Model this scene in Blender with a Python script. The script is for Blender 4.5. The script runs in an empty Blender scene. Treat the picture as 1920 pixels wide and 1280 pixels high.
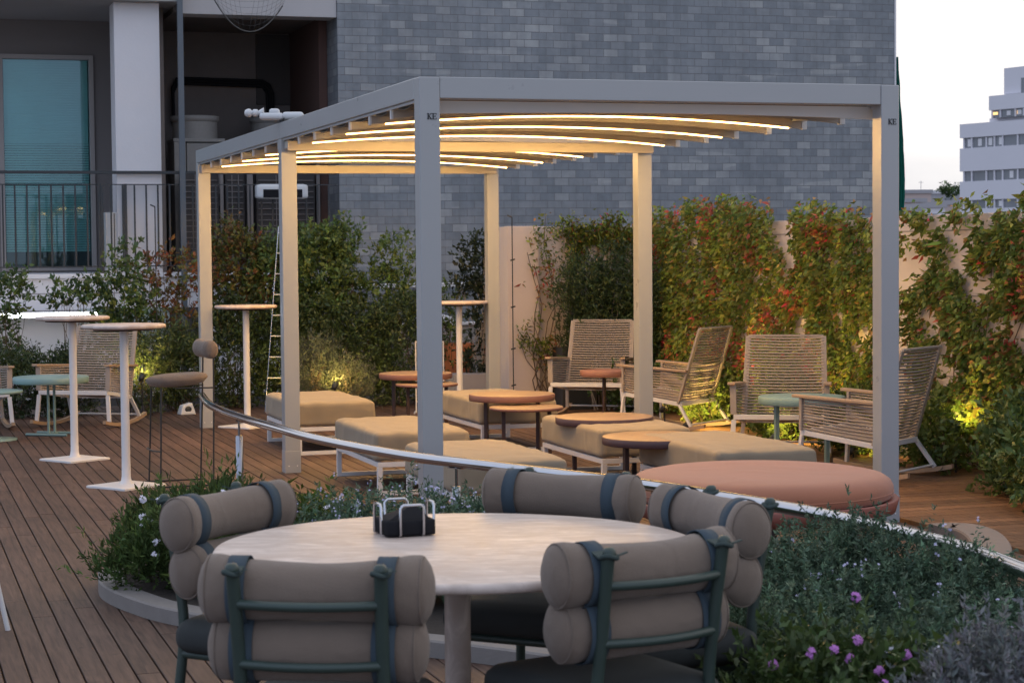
import bpy, math, random
import numpy as np
from mathutils import Vector, Matrix, noise as mnoise

random.seed(7)
rng = np.random.default_rng(7)
SC = bpy.context.scene
COL = SC.collection

# ------------------------------------------------------------------ camera
H = 1.55
FPX, PIT, ROL = 3763.29, 0.0455, -0.0089
_fw = np.array([0, math.cos(PIT), -math.sin(PIT)]); _up = np.array([0, math.sin(PIT), math.cos(PIT)]); _rt = np.array([1., 0, 0])
CR = _rt * math.cos(ROL) + _up * math.sin(ROL)
CU = -_rt * math.sin(ROL) + _up * math.cos(ROL)
cam_d = bpy.data.cameras.new('camera'); cam = bpy.data.objects.new('camera', cam_d); COL.objects.link(cam)
cam_d.sensor_width = 36; cam_d.lens = FPX / 1920 * 36; cam_d.clip_start = .1; cam_d.clip_end = 3000
m = Matrix.Identity(4)
for i in range(3):
    m[i][0] = CR[i]; m[i][1] = CU[i]; m[i][2] = -_fw[i]
m[2][3] = H
cam.matrix_world = m
cam_d.dof.use_dof = True; cam_d.dof.focus_distance = 12.0; cam_d.dof.aperture_fstop = 9.0
SC.camera = cam

def at(px, py, z=None, Y=None):
    """a spot in the place from its photo position and its height or its distance"""
    d = _fw + CR * (px - 960) / FPX - CU * (py - 640) / FPX
    t = (z - H) / d[2] if z is not None else Y / d[1]
    return np.array([0, 0, H]) + d * t

# ------------------------------------------------------------------ scene frames
YAW = .3037
PGO = np.array([-.4679, 10.4248]); AX = np.array([math.cos(YAW), math.sin(YAW)]); AY = np.array([-math.sin(YAW), math.cos(YAW)])
def PG(u, v, z=0.):
    p = PGO + AX * u + AY * v
    return Vector((p[0], p[1], z))
FO = np.array([-1.94, 22.8])
def fac(px, py, v=0.):
    """(u, z) on the facade plane set back by v"""
    d = _fw + CR * (px - 960) / FPX - CU * (py - 640) / FPX
    o = FO + AY * v
    t = (o @ AY) / (d[:2] @ AY)
    p = np.array([0, 0, H]) + d * t
    return float((p[:2] - FO) @ AX), float(p[2])

# ------------------------------------------------------------------ mesh builder
class MB:
    def __init__(s): s.v = []; s.f = []; s.sm = []
    def add(s, vs, fs, smooth=False):
        o = len(s.v); s.v.extend([tuple(map(float, p)) for p in vs])
        for f in fs: s.f.append(tuple(i + o for i in f)); s.sm.append(smooth)
        return s
    def box(s, c, size, M=None, taper=1.):
        hx, hy, hz = [q / 2 for q in size]
        vs = []
        for z in (-1, 1):
            k = taper if z > 0 else 1
            for x, y in ((-1, -1), (1, -1), (1, 1), (-1, 1)):
                p = Vector((x * hx * k, y * hy * k, z * hz))
                if M is not None: p = M @ p
                vs.append(p + Vector(c))
        return s.add(vs, [(3, 2, 1, 0), (4, 5, 6, 7), (0, 1, 5, 4), (1, 2, 6, 5), (2, 3, 7, 6), (3, 0, 4, 7)])
    def lim(s, x0, x1, y0, y1, z0, z1):
        return s.box(((x0 + x1) / 2, (y0 + y1) / 2, (z0 + z1) / 2), (abs(x1 - x0), abs(y1 - y0), abs(z1 - z0)))
    def bar(s, a, b, w, h, upv=(0, 0, 1)):
        a = Vector(a); b = Vector(b); d = (b - a); L = d.length; d.normalize()
        sx = d.cross(Vector(upv))
        if sx.length < 1e-4: sx = d.cross(Vector((1, 0, 0)))
        sx.normalize(); uz = sx.cross(d)
        M = Matrix((sx, d, uz)).transposed()
        return s.box((a + b) / 2, (w, L, h), M)
    def tube(s, path, r, n=8, caps=True, squash=None):
        P = [Vector(p) for p in path]; k = len(P)
        rs = r if isinstance(r, (list, tuple)) else [r] * k
        t0 = (P[1] - P[0]).normalized()
        ref = Vector((0, 0, 1)) if abs(t0.z) < .9 else Vector((1, 0, 0))
        nx = t0.cross(ref).normalized()
        vs = []
        for i in range(k):
            t = ((P[min(i + 1, k - 1)] - P[max(i - 1, 0)])).normalized()
            nx = (nx - t * nx.dot(t)).normalized(); ny = t.cross(nx)
            for j in range(n):
                a = 2 * math.pi * j / n
                vs.append(P[i] + (nx * math.cos(a) + ny * math.sin(a)) * rs[i])
        fs = []
        for i in range(k - 1):
            for j in range(n):
                fs.append((i * n + j, i * n + (j + 1) % n, (i + 1) * n + (j + 1) % n, (i + 1) * n + j))
        s.add(vs, fs, True)
        if caps:
            s.add(vs[:n], [tuple(range(n - 1, -1, -1))]); s.add(vs[-n:], [tuple(range(n))])
        return s
    def lathe(s, prof, c=(0, 0, 0), n=40, M=None, smooth=True):
        vs = []
        for r, z in prof:
            for j in range(n):
                a = 2 * math.pi * j / n
                p = Vector((r * math.cos(a), r * math.sin(a), z))
                if M is not None: p = M @ p
                vs.append(p + Vector(c))
        fs = []
        for i in range(len(prof) - 1):
            for j in range(n):
                fs.append((i * n + j, i * n + (j + 1) % n, (i + 1) * n + (j + 1) % n, (i + 1) * n + j))
        return s.add(vs, fs, smooth)
    def cushion(s, c, size, r, n=10, bulge=0., wr=0., M=None, seed=0., narrow=0.):
        h = Vector(size) / 2; idx = {}; vs = []; fs = []
        ts = [-1 + 2 * i / n for i in range(n + 1)]
        ts = [math.copysign(abs(t) ** .7, t) for t in ts]
        def vert(x, y, z):
            k = (round(x, 4), round(y, 4), round(z, 4))
            if k in idx: return idx[k]
            p = Vector((x * h.x, y * h.y, z * h.z))
            q = Vector([max(-(h[i] - r), min(h[i] - r, p[i])) for i in range(3)])
            d = p - q
            if d.length > 1e-6: p = q + d.normalized() * r
            if bulge and z > 0: p.z += bulge * z * (1 - x * x) * (1 - y * y)
            if wr:
                nz = mnoise.noise(Vector((p.x * 9 + seed, p.y * 9, p.z * 9))) + .5 * mnoise.noise(Vector((p.x * 22 + seed, p.y * 22, p.z * 14)))
                p += (d.normalized() if d.length > 1e-6 else Vector((0, 0, 1))) * wr * nz
            if M is not None: p = M @ p
            vs.append(p + Vector(c)); idx[k] = len(vs) - 1
            return idx[k]
        for ax in range(3):
            for sg in (-1, 1):
                for i in range(n):
                    for j in range(n):
                        q = []
                        for a, b in ((i, j), (i + 1, j), (i + 1, j + 1), (i, j + 1)):
                            p = [0, 0, 0]; p[ax] = sg; p[(ax + 1) % 3] = ts[a]; p[(ax + 2) % 3] = ts[b]
                            q.append(vert(*p))
                        fs.append(tuple(q if sg > 0 else q[::-1]))
        return s.add(vs, fs, True)
    def build(s, name, mat, parent=None, bevel=0., seg=2):
        me = bpy.data.meshes.new(name); me.from_pydata(s.v, [], s.f); me.update()
        me.polygons.foreach_set('use_smooth', s.sm)
        me.materials.append(M_[mat] if isinstance(mat, str) else mat)
        o = bpy.data.objects.new(name, me); COL.objects.link(o)
        if parent is not None: o.parent = parent
        if bevel:
            b = o.modifiers.new('bevel', 'BEVEL'); b.width = bevel; b.segments = seg; b.limit_method = 'ANGLE'; b.angle_limit = .6
        return o

def tag(o, label=None, cat=None, group=None, kind=None):
    if label: o['label'] = label
    if cat: o['category'] = cat
    if group: o['group'] = group
    if kind: o['kind'] = kind
    return o
def empty(name, loc=(0, 0, 0), rz=0., label=None, cat=None, group=None):
    o = bpy.data.objects.new(name, None); COL.objects.link(o); o.empty_display_size = .1
    o.location = loc; o.rotation_euler = (0, 0, rz)
    return tag(o, label, cat, group)
def dup(root, loc, rz, label):
    allo = list(COL.objects)
    def cp(o, par):
        c = o.copy(); COL.objects.link(c)
        if par is not None: c.parent = par
        for ch in allo:
            if ch.parent == o: cp(ch, c)
        return c
    r = cp(root, None); r.location = loc; r.rotation_euler = (0, 0, rz); r['label'] = label
    return r
def face_rz(dx, dy):            # rotation that turns local +y to (dx, dy)
    return math.atan2(-dx, dy)

# ------------------------------------------------------------------ materials
M_ = {}
def nt(name):
    mt = bpy.data.materials.new(name); mt.use_nodes = True
    t = mt.node_tree; b = t.nodes['Principled BSDF']; M_[name] = mt
    return mt, t, b
def nd(t, typ, **kw):
    n = t.nodes.new(typ)
    for k, v in kw.items():
        if k in n.inputs.keys(): n.inputs[k].default_value = v
        else: setattr(n, k, v)
    return n
def mat(name, col, rough=.5, metal=0., var=.12, scale=8., bump=0., bscale=60., coat=0., stretch=None, sheen=0., spec=.5, crease=0., cscale=7.):
    mt, t, b = nt(name); L = t.links.new
    b.inputs['Roughness'].default_value = rough; b.inputs['Metallic'].default_value = metal
    b.inputs['Coat Weight'].default_value = coat; b.inputs['Sheen Weight'].default_value = sheen
    b.inputs['Specular IOR Level'].default_value = spec
    tc = nd(t, 'ShaderNodeTexCoord'); src = tc.outputs['Object']
    if stretch:
        mp = nd(t, 'ShaderNodeMapping'); mp.inputs['Scale'].default_value = stretch; L(src, mp.inputs['Vector']); src = mp.outputs['Vector']
    n = nd(t, 'ShaderNodeTexNoise', Scale=scale, Detail=6., Roughness=.65); L(src, n.inputs['Vector'])
    mx = nd(t, 'ShaderNodeMix', data_type='RGBA')
    mx.inputs[6].default_value = (*[c * (1 - var) for c in col], 1); mx.inputs[7].default_value = (*[min(1, c * (1 + var)) for c in col], 1)
    L(n.outputs['Fac'], mx.inputs[0]); L(mx.outputs[2], b.inputs['Base Color'])
    mr = nd(t, 'ShaderNodeMapRange'); mr.inputs['To Min'].default_value = max(0, rough - .08); mr.inputs['To Max'].default_value = min(1, rough + .08)
    L(n.outputs['Fac'], mr.inputs['Value']); L(mr.outputs[0], b.inputs['Roughness'])
    if bump:
        n2 = nd(t, 'ShaderNodeTexNoise', Scale=bscale, Detail=4.); L(src, n2.inputs['Vector'])
        bp = nd(t, 'ShaderNodeBump', Strength=bump, Distance=.01); L(n2.outputs['Fac'], bp.inputs['Height']); L(bp.outputs[0], b.inputs['Normal'])
        if crease:
            n3 = nd(t, 'ShaderNodeTexNoise', Scale=cscale, Detail=3., Roughness=.45, Distortion=1.4); L(src, n3.inputs['Vector'])
            n3.noise_type = 'RIDGED_MULTIFRACTAL'
            b2 = nd(t, 'ShaderNodeBump', Strength=crease, Distance=.02); L(n3.outputs['Fac'], b2.inputs['Height']); L(b2.outputs[0], bp.inputs['Normal'])
    return mt
def emis(name, col, strength):
    mt, t, b = nt(name)
    b.inputs['Base Color'].default_value = (*col, 1); b.inputs['Emission Color'].default_value = (*col, 1); b.inputs['Emission Strength'].default_value = strength
    return mt

mat('pergola_paint', (.36, .37, .38), .3, var=.03, scale=3)
mat('rafter_white', (.40, .37, .33), .45, var=.03)
mat('plate_white', (.62, .59, .56), .5, var=.03)
mat('roof_canvas', (.21, .185, .15), .8, var=.05, scale=5)
mat('black_paint', (.02, .022, .025), .45, var=.1)
mat('ottoman_fabric', (.30, .243, .168), .9, var=.14, scale=5, bump=.25, bscale=260, sheen=.15, crease=.4, cscale=3.0)
mat('white_steel', (.72, .70, .69), .4, var=.04)
mat('terracotta_top', (.34, .155, .105), .5, var=.1, scale=12)
mat('brown_steel', (.055, .03, .028), .45, var=.1)
mat('teal_paint', (.20, .315, .31), .42, var=.06)
mat('rope', (.40, .335, .285), .85, var=.15, scale=30, bump=.4, bscale=400)
mat('teak', (.42, .29, .19), .55, var=.25, scale=10, stretch=(30, 3, 30), bump=.1)
mat('dine_frame', (.034, .055, .047), .42, var=.12, scale=20)
mat('dine_cushion', (.195, .147, .114), .92, var=.14, scale=9, bump=.45, bscale=420, sheen=.2, crease=.5, cscale=8.)
mat('navy_strap', (.04, .062, .082), .8, var=.15, scale=40, bump=.2, bscale=500)
mat('dark_seat', (.032, .036, .036), .85, var=.2, scale=20, bump=.2, bscale=300)
mat('pouf_fabric', (.37, .142, .076), .85, var=.16, scale=4, bump=.2, bscale=300, sheen=.25, crease=.3, cscale=2.6)
mat('pouf_base', (.26, .085, .062), .55, var=.12, scale=9)
mat('steel', (.56, .56, .585), .13, metal=1., var=.03, scale=30)
mat('black_plastic', (.011, .011, .014), .75, var=.2, spec=.2)
mat('curb_stone', (.21, .19, .178), .8, var=.18, scale=12, bump=.15, bscale=90)
mat('warm_stone', (.23, .175, .14), .8, var=.18, scale=10, bump=.2, bscale=70)
mat('soil', (.035, .026, .02), 1., var=.4, scale=30, bump=.8, bscale=60)
mat('under_deck', (.012, .009, .008), 1.)
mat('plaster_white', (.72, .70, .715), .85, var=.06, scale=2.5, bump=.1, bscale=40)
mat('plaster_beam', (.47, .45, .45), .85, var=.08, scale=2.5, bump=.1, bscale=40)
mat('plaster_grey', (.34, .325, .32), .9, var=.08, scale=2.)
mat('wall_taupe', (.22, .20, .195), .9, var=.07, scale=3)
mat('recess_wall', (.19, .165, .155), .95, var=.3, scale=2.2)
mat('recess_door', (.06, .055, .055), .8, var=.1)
mat('pilaster_red', (.10, .055, .045), .9, var=.1)
mat('window_frame', (.37, .34, .325), .5, var=.05)
mat('dark_rail', (.032, .037, .043), .45, var=.1)
mat('pole_paint', (.10, .118, .138), .45, var=.06)
mat('galvanised', (.29, .275, .26), .6, var=.15, scale=30, bump=.3, bscale=200)
mat('white_plastic', (.62, .63, .64), .35, var=.02)
mat('beige_wall', (.60, .505, .455), .9, var=.07, scale=1.6, bump=.12, bscale=50)
mat('net_green', (.02, .24, .19), .8, var=.25, scale=6, bump=.3, bscale=30)
mat('net_cord', (.10, .095, .09), .9)
mat('city_white', (.68, .66, .70), .85, var=.05, scale=.3)
mat('city_grey', (.36, .35, .37), .85, var=.08, scale=.3)
mat('city_pink', (.50, .40, .37), .9, var=.08, scale=.3)
mat('city_glass', (.19, .20, .22), .12, var=.5, scale=.35)
mat('bark', (.12, .085, .06), .95, var=.3, scale=40, bump=.4, bscale=120)
mat('bark_pale', (.30, .26, .23), .95, var=.3, scale=40)
mat('stone_table', (.50, .425, .38), .33, var=.0)
mat('ground', (.12, .11, .10), 1., var=.2, scale=.05)
mat('planter_box', (.30, .28, .29), .8, var=.08)
mat('dark_planter', (.045, .045, .05), .6, var=.1)
mat('terracotta_pot', (.38, .15, .08), .8, var=.15)
mat('petal_white', (.72, .70, .78), .7, var=.05)
mat('petal_lilac', (.52, .50, .70), .7, var=.1)
mat('petal_purple', (.48, .18, .52), .7, var=.15)
mat('tag_label', (.02, .02, .022), .6)
emis('led_warm', (1., .58, .20), 195.)
mat('steel_dark_reflect', (.36, .36, .38), .2, metal=1., var=.05)  # darker copy of the rail steel; dark reflections on the posts put into its colour
emis('tube_white', (.93, .97, 1.), 8.)
emis('spot_lens', (1., .72, .25), 60.)

def stone_top():
    mt = M_['stone_table']; t = mt.node_tree; b = t.nodes['Principled BSDF']; L = t.links.new
    tc = nd(t, 'ShaderNodeTexCoord'); mp = nd(t, 'ShaderNodeMapping'); mp.inputs['Scale'].default_value = (4, 11, 4); L(tc.outputs['Object'], mp.inputs[0])
    n = nd(t, 'ShaderNodeTexNoise', Scale=2.2, Detail=9., Roughness=.62, Distortion=.6); L(mp.outputs[0], n.inputs['Vector'])
    r = nd(t, 'ShaderNodeValToRGB'); e = r.color_ramp.elements
    e[0].position = .32; e[0].color = (.50, .385, .32, 1); e[1].position = .66; e[1].color = (.70, .59, .525, 1)
    k = e.new(.5); k.color = (.55, .455, .40, 1); k = e.new(.72); k.color = (.74, .66, .61, 1)
    L(n.outputs['Fac'], r.inputs[0]); L(r.outputs[0], b.inputs['Base Color'])
    n3 = nd(t, 'ShaderNodeTexNoise', Scale=38., Detail=3.); L(tc.outputs['Object'], n3.inputs['Vector'])
    mr = nd(t, 'ShaderNodeMapRange'); mr.inputs['To Min'].default_value = .38; mr.inputs['To Max'].default_value = .62
    L(n3.outputs['Fac'], mr.inputs['Value']); L(mr.outputs[0], b.inputs['Roughness'])
    bp = nd(t, 'ShaderNodeBump', Strength=.05, Distance=.01); L(n3.outputs['Fac'], bp.inputs['Height']); L(bp.outputs[0], b.inputs['Normal'])
stone_top()

def leaf_mat(name, rough=.45, trans=.25, spec=.4):
    mt, t, b = nt(name); L = t.links.new
    a = nd(t, 'ShaderNodeAttribute', attribute_name='Col')
    L(a.outputs['Color'], b.inputs['Base Color']); b.inputs['Roughness'].default_value = rough; b.inputs['Specular IOR Level'].default_value = spec
    tr = nd(t, 'ShaderNodeBsdfTranslucent'); L(a.outputs['Color'], tr.inputs['Color'])
    mx = nd(t, 'ShaderNodeMixShader'); mx.inputs[0].default_value = trans
    L(b.outputs[0], mx.inputs[1]); L(tr.outputs[0], mx.inputs[2]); L(mx.outputs[0], t.nodes['Material Output'].inputs['Surface'])
leaf_mat('leaf'); leaf_mat('needle', .7, .15, .2)

def wood_deck(name, lo, hi):
    mt, t, b = nt(name); L = t.links.new
    tc = nd(t, 'ShaderNodeTexCoord'); a = nd(t, 'ShaderNodeAttribute', attribute_name='Col')
    sep = nd(t, 'ShaderNodeSeparateColor'); L(a.outputs['Color'], sep.inputs[0])
    mp = nd(t, 'ShaderNodeMapping'); mp.inputs['Scale'].default_value = (26, 1.6, 1)
    cmb = nd(t, 'ShaderNodeCombineXYZ'); L(sep.outputs['Green'], cmb.inputs[1]); 
    vm = nd(t, 'ShaderNodeVectorMath', operation='MULTIPLY'); vm.inputs[1].default_value = (0, 30, 0); L(cmb.outputs[0], vm.inputs[0])
    va = nd(t, 'ShaderNodeVectorMath', operation='ADD'); L(tc.outputs['Object'], va.inputs[0]); L(vm.outputs[0], va.inputs[1])
    L(va.outputs[0], mp.inputs[0])
    n = nd(t, 'ShaderNodeTexNoise', Scale=2., Detail=7., Roughness=.6, Distortion=.4); L(mp.outputs[0], n.inputs['Vector'])
    r = nd(t, 'ShaderNodeValToRGB'); e = r.color_ramp.elements
    e[0].position = .3; e[0].color = (*lo, 1); e[1].position = .72; e[1].color = (*hi, 1)
    L(n.outputs['Fac'], r.inputs[0])
    big = nd(t, 'ShaderNodeTexNoise', Scale=1.1, Detail=5.); L(tc.outputs['Object'], big.inputs['Vector'])
    mr = nd(t, 'ShaderNodeMapRange'); mr.inputs['From Min'].default_value = .3; mr.inputs['From Max'].default_value = .7; mr.inputs['To Min'].default_value = .72; mr.inputs['To Max'].default_value = 1.12
    L(big.outputs['Fac'], mr.inputs['Value'])
    st = nd(t, 'ShaderNodeTexNoise', Scale=9., Detail=2.); L(tc.outputs['Object'], st.inputs['Vector'])
    sr = nd(t, 'ShaderNodeMapRange'); sr.inputs['From Min'].default_value = .66; sr.inputs['From Max'].default_value = .74; sr.inputs['To Min'].default_value = 1.; sr.inputs['To Max'].default_value = .6
    L(st.outputs['Fac'], sr.inputs['Value'])
    m1 = nd(t, 'ShaderNodeMath', operation='MULTIPLY'); L(mr.outputs[0], m1.inputs[0]); L(sep.outputs['Red'], m1.inputs[1])
    m2 = nd(t, 'ShaderNodeMath', operation='MULTIPLY'); L(m1.outputs[0], m2.inputs[0]); L(sr.outputs[0], m2.inputs[1])
    mx = nd(t, 'ShaderNodeVectorMath', operation='SCALE'); L(r.outputs[0], mx.inputs[0]); L(m2.outputs[0], mx.inputs['Scale'])
    L(mx.outputs[0], b.inputs['Base Color'])
    b.inputs['Roughness'].default_value = .62; b.inputs['Specular IOR Level'].default_value = .28
    bp = nd(t, 'ShaderNodeBump', Strength=.3, Distance=.006); L(n.outputs['Fac'], bp.inputs['Height']); L(bp.outputs[0], b.inputs['Normal'])
wood_deck('deck_wood', (.060, .034, .025), (.150, .089, .064))
wood_deck('deck_wood_warm_lit', (.125, .062, .032), (.27, .145, .075))  # side deck boards: warm lamp light put into a brighter, oranger wood colour

def brick_mat():
    mt, t, b = nt('slate_brick'); L = t.links.new
    tc = nd(t, 'ShaderNodeTexCoord'); sp = nd(t, 'ShaderNodeSeparateXYZ'); L(tc.outputs['Object'], sp.inputs[0])
    ad = nd(t, 'ShaderNodeMath', operation='ADD'); L(sp.outputs['X'], ad.inputs[0]); L(sp.outputs['Y'], ad.inputs[1])
    cb = nd(t, 'ShaderNodeCombineXYZ'); L(ad.outputs[0], cb.inputs[0]); L(sp.outputs['Z'], cb.inputs[1])
    wob = nd(t, 'ShaderNodeTexNoise', Scale=1.3, Detail=1.); L(cb.outputs[0], wob.inputs['Vector'])
    ws = nd(t, 'ShaderNodeVectorMath', operation='SCALE'); L(wob.outputs['Color'], ws.inputs[0]); ws.inputs['Scale'].default_value = .018
    wa = nd(t, 'ShaderNodeVectorMath', operation='ADD'); L(cb.outputs[0], wa.inputs[0]); L(ws.outputs[0], wa.inputs[1])
    br = nd(t, 'ShaderNodeTexBrick', offset=.5, squash=1.)
    br.inputs['Color1'].default_value = (0, 0, 0, 1); br.inputs['Color2'].default_value = (1, 1, 1, 1); br.inputs['Mortar'].default_value = (.5, .5, .5, 1)
    br.inputs['Scale'].default_value = 1.; br.inputs['Mortar Size'].default_value = .0035; br.inputs['Mortar Smooth'].default_value = .3; br.inputs['Bias'].default_value = 0.
    br.inputs['Brick Width'].default_value = .178; br.inputs['Row Height'].default_value = .0888
    L(wa.outputs[0], br.inputs['Vector'])
    pa = nd(t, 'ShaderNodeTexNoise', Scale=.55, Detail=4., Roughness=.6); L(cb.outputs[0], pa.inputs['Vector'])
    pr = nd(t, 'ShaderNodeMapRange'); pr.inputs['From Min'].default_value = .3; pr.inputs['From Max'].default_value = .7; pr.inputs['To Min'].default_value = -.28; pr.inputs['To Max'].default_value = .28
    L(pa.outputs['Fac'], pr.inputs['Value'])
    pm = nd(t, 'ShaderNodeMapping'); pm.inputs['Scale'].default_value = (.55, 5.6, 1); L(cb.outputs[0], pm.inputs[0])
    p2 = nd(t, 'ShaderNodeTexNoise', Scale=1., Detail=2.); L(pm.outputs[0], p2.inputs['Vector'])
    pq = nd(t, 'ShaderNodeMapRange'); pq.inputs['From Min'].default_value = .60; pq.inputs['From Max'].default_value = .68; pq.inputs['To Max'].default_value = .45; L(p2.outputs['Fac'], pq.inputs['Value'])
    s0 = nd(t, 'ShaderNodeMath', operation='ADD'); L(pr.outputs[0], s0.inputs[0]); L(pq.outputs[0], s0.inputs[1])
    sm = nd(t, 'ShaderNodeMath', operation='ADD'); L(br.outputs['Color'], sm.inputs[0]); L(s0.outputs[0], sm.inputs[1])
    r = nd(t, 'ShaderNodeValToRGB'); e = r.color_ramp.elements
    e[0].position = 0.; e[0].color = (.176, .194, .214, 1); e[1].position = 1.; e[1].color = (.32, .33, .335, 1)
    k = e.new(.35); k.color = (.205, .223, .243, 1); k = e.new(.8); k.color = (.240, .254, .269, 1)
    L(sm.outputs[0], r.inputs[0])
    fine = nd(t, 'ShaderNodeTexNoise', Scale=14., Detail=5.); L(tc.outputs['Object'], fine.inputs['Vector'])
    fr0 = nd(t, 'ShaderNodeMapRange'); fr0.inputs['To Min'].default_value = .8; fr0.inputs['To Max'].default_value = 1.2; L(fine.outputs['Fac'], fr0.inputs['Value'])
    sm_ = nd(t, 'ShaderNodeMapping'); sm_.inputs['Scale'].default_value = (5.5, .35, 1); L(cb.outputs[0], sm_.inputs[0])
    sn = nd(t, 'ShaderNodeTexNoise', Scale=1., Detail=6., Roughness=.6); L(sm_.outputs[0], sn.inputs['Vector'])
    sr = nd(t, 'ShaderNodeMapRange'); sr.inputs['From Min'].default_value = .3; sr.inputs['From Max'].default_value = .7; sr.inputs['To Min'].default_value = .84; sr.inputs['To Max'].default_value = 1.12; L(sn.outputs['Fac'], sr.inputs['Value'])
    fr = nd(t, 'ShaderNodeMath', operation='MULTIPLY'); L(fr0.outputs[0], fr.inputs[0]); L(sr.outputs[0], fr.inputs[1])
    sc = nd(t, 'ShaderNodeVectorMath', operation='SCALE'); L(r.outputs[0], sc.inputs[0]); L(fr.outputs[0], sc.inputs['Scale'])
    mo = nd(t, 'ShaderNodeMix', data_type='RGBA'); mo.inputs[7].default_value = (.15, .148, .158, 1)
    L(br.outputs['Fac'], mo.inputs[0]); L(sc.outputs[0], mo.inputs[6]); L(mo.outputs[2], b.inputs['Base Color'])
    b.inputs['Roughness'].default_value = .5
    iv = nd(t, 'ShaderNodeMath', operation='SUBTRACT'); iv.inputs[0].default_value = 1.; L(br.outputs['Fac'], iv.inputs[1])
    a2 = nd(t, 'ShaderNodeMath', operation='MULTIPLY_ADD'); a2.inputs[1].default_value = .35; L(br.outputs['Color'], a2.inputs[0]); L(iv.outputs[0], a2.inputs[2])
    bp = nd(t, 'ShaderNodeBump', Strength=.55, Distance=.016); L(a2.outputs[0], bp.inputs['Height']); L(bp.outputs[0], b.inputs['Normal'])
brick_mat()

def glass_mats():
    mt, t, b = nt('teal_pane'); L = t.links.new
    tr = nd(t, 'ShaderNodeBsdfTransparent'); tr.inputs[0].default_value = (.82, .95, .95, 1)
    gl = nd(t, 'ShaderNodeBsdfGlossy'); gl.inputs['Roughness'].default_value = .03; gl.inputs['Color'].default_value = (.8, .9, 1, 1)
    fr = nd(t, 'ShaderNodeFresnel', IOR=1.6)
    mx = nd(t, 'ShaderNodeMixShader'); L(fr.outputs[0], mx.inputs[0]); L(tr.outputs[0], mx.inputs[1]); L(gl.outputs[0], mx.inputs[2])
    L(mx.outputs[0], t.nodes['Material Output'].inputs['Surface'])
glass_mats()
mat('blind', (.50, .75, .71), .6, var=.1, scale=3)
mat('frosted_panel', (.36, .42, .41), .25, var=.08, scale=3)


def net_mat():
    t = M_['net_green'].node_tree; b = t.nodes['Principled BSDF']; tr = nd(t, 'ShaderNodeBsdfTranslucent'); tr.inputs['Color'].default_value = (.03, .5, .38, 1)
    mx = nd(t, 'ShaderNodeMixShader'); mx.inputs[0].default_value = .55; t.links.new(b.outputs[0], mx.inputs[1]); t.links.new(tr.outputs[0], mx.inputs[2]); t.links.new(mx.outputs[0], t.nodes['Material Output'].inputs['Surface'])
net_mat()

# ------------------------------------------------------------------ foliage
def leaf_mesh(name, P, D, Ln, Wd, cols, parent, mt='leaf', fold=.18, up=None):
    n = len(P); P = np.asarray(P, float); D = D / np.linalg.norm(D, axis=1, keepdims=True)
    rv = rng.normal(size=(n, 3)) if up is None else up + rng.normal(size=(n, 3)) * .45
    S = np.cross(D, rv); S /= np.linalg.norm(S, axis=1, keepdims=True) + 1e-9
    N = np.cross(S, D)
    Ln = np.broadcast_to(Ln, n)[:, None]; Wd = np.broadcast_to(Wd, n)[:, None]
    mid = P + D * Ln * .45
    V = np.stack([P, mid + S * Wd * .5 + N * Wd * fold, P + D * Ln - N * Ln * .12, mid - S * Wd * .5 + N * Wd * fold], 1).reshape(-1, 3)
    me = bpy.data.meshes.new(name)
    me.vertices.add(4 * n); me.vertices.foreach_set('co', V.ravel().astype(np.float32))
    me.loops.add(4 * n); me.loops.foreach_set('vertex_index', np.arange(4 * n, dtype=np.int32))
    me.polygons.add(n); me.polygons.foreach_set('loop_start', np.arange(0, 4 * n, 4, dtype=np.int32))
    me.update(calc_edges=True)
    at_ = me.attributes.new('Col', 'FLOAT_COLOR', 'POINT')
    c4 = np.ones((n, 4)); c4[:, :3] = np.clip(cols, 0, 1)
    at_.data.foreach_set('color', np.repeat(c4, 4, 0).ravel().astype(np.float32))
    me.materials.append(M_[mt]); me.validate()
    o = bpy.data.objects.new(name, me); COL.objects.link(o); o.parent = parent
    return o

def gain(p, k): return [tuple(c * k for c in q) for q in p]
def palette(n, pal, w, jit=.25):
    idx = rng.choice(len(pal), n, p=np.array(w) / sum(w))
    c = np.array(pal)[idx]
    return c * np.exp(rng.normal(size=(n, 1)) * jit) * (1 + rng.normal(size=(n, 3)) * .06)

GREEN = [(.055, .085, .022), (.035, .065, .02), (.085, .11, .03), (.025, .045, .018)]
FINE = [(.04, .062, .022), (.055, .085, .03), (.028, .045, .02), (.085, .105, .04)]
ROSE = [(.060, .085, .068), (.045, .068, .055), (.085, .11, .085), (.033, .05, .042)]
SILV = [(.20, .205, .215), (.15, .16, .165), (.26, .265, .27), (.12, .14, .11)]
REDT = [(.055, .075, .02), (.10, .05, .022), (.16, .045, .025), (.09, .10, .03)]
CREEP = [(.085, .10, .02), (.055, .08, .018), (.13, .12, .03), (.14, .075, .028), (.19, .045, .03), (.28, .03, .04)]
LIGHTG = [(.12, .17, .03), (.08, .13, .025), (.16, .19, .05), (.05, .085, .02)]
GREEN = gain(GREEN, 1.9); FINE = gain(FINE, 1.3); ROSE = gain([(.052, .082, .052), (.040, .065, .040), (.085, .118, .078), (.028, .046, .030)], 2.0); REDT = gain(REDT, 1.5); CREEP = gain(CREEP, 2.5)

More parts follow.
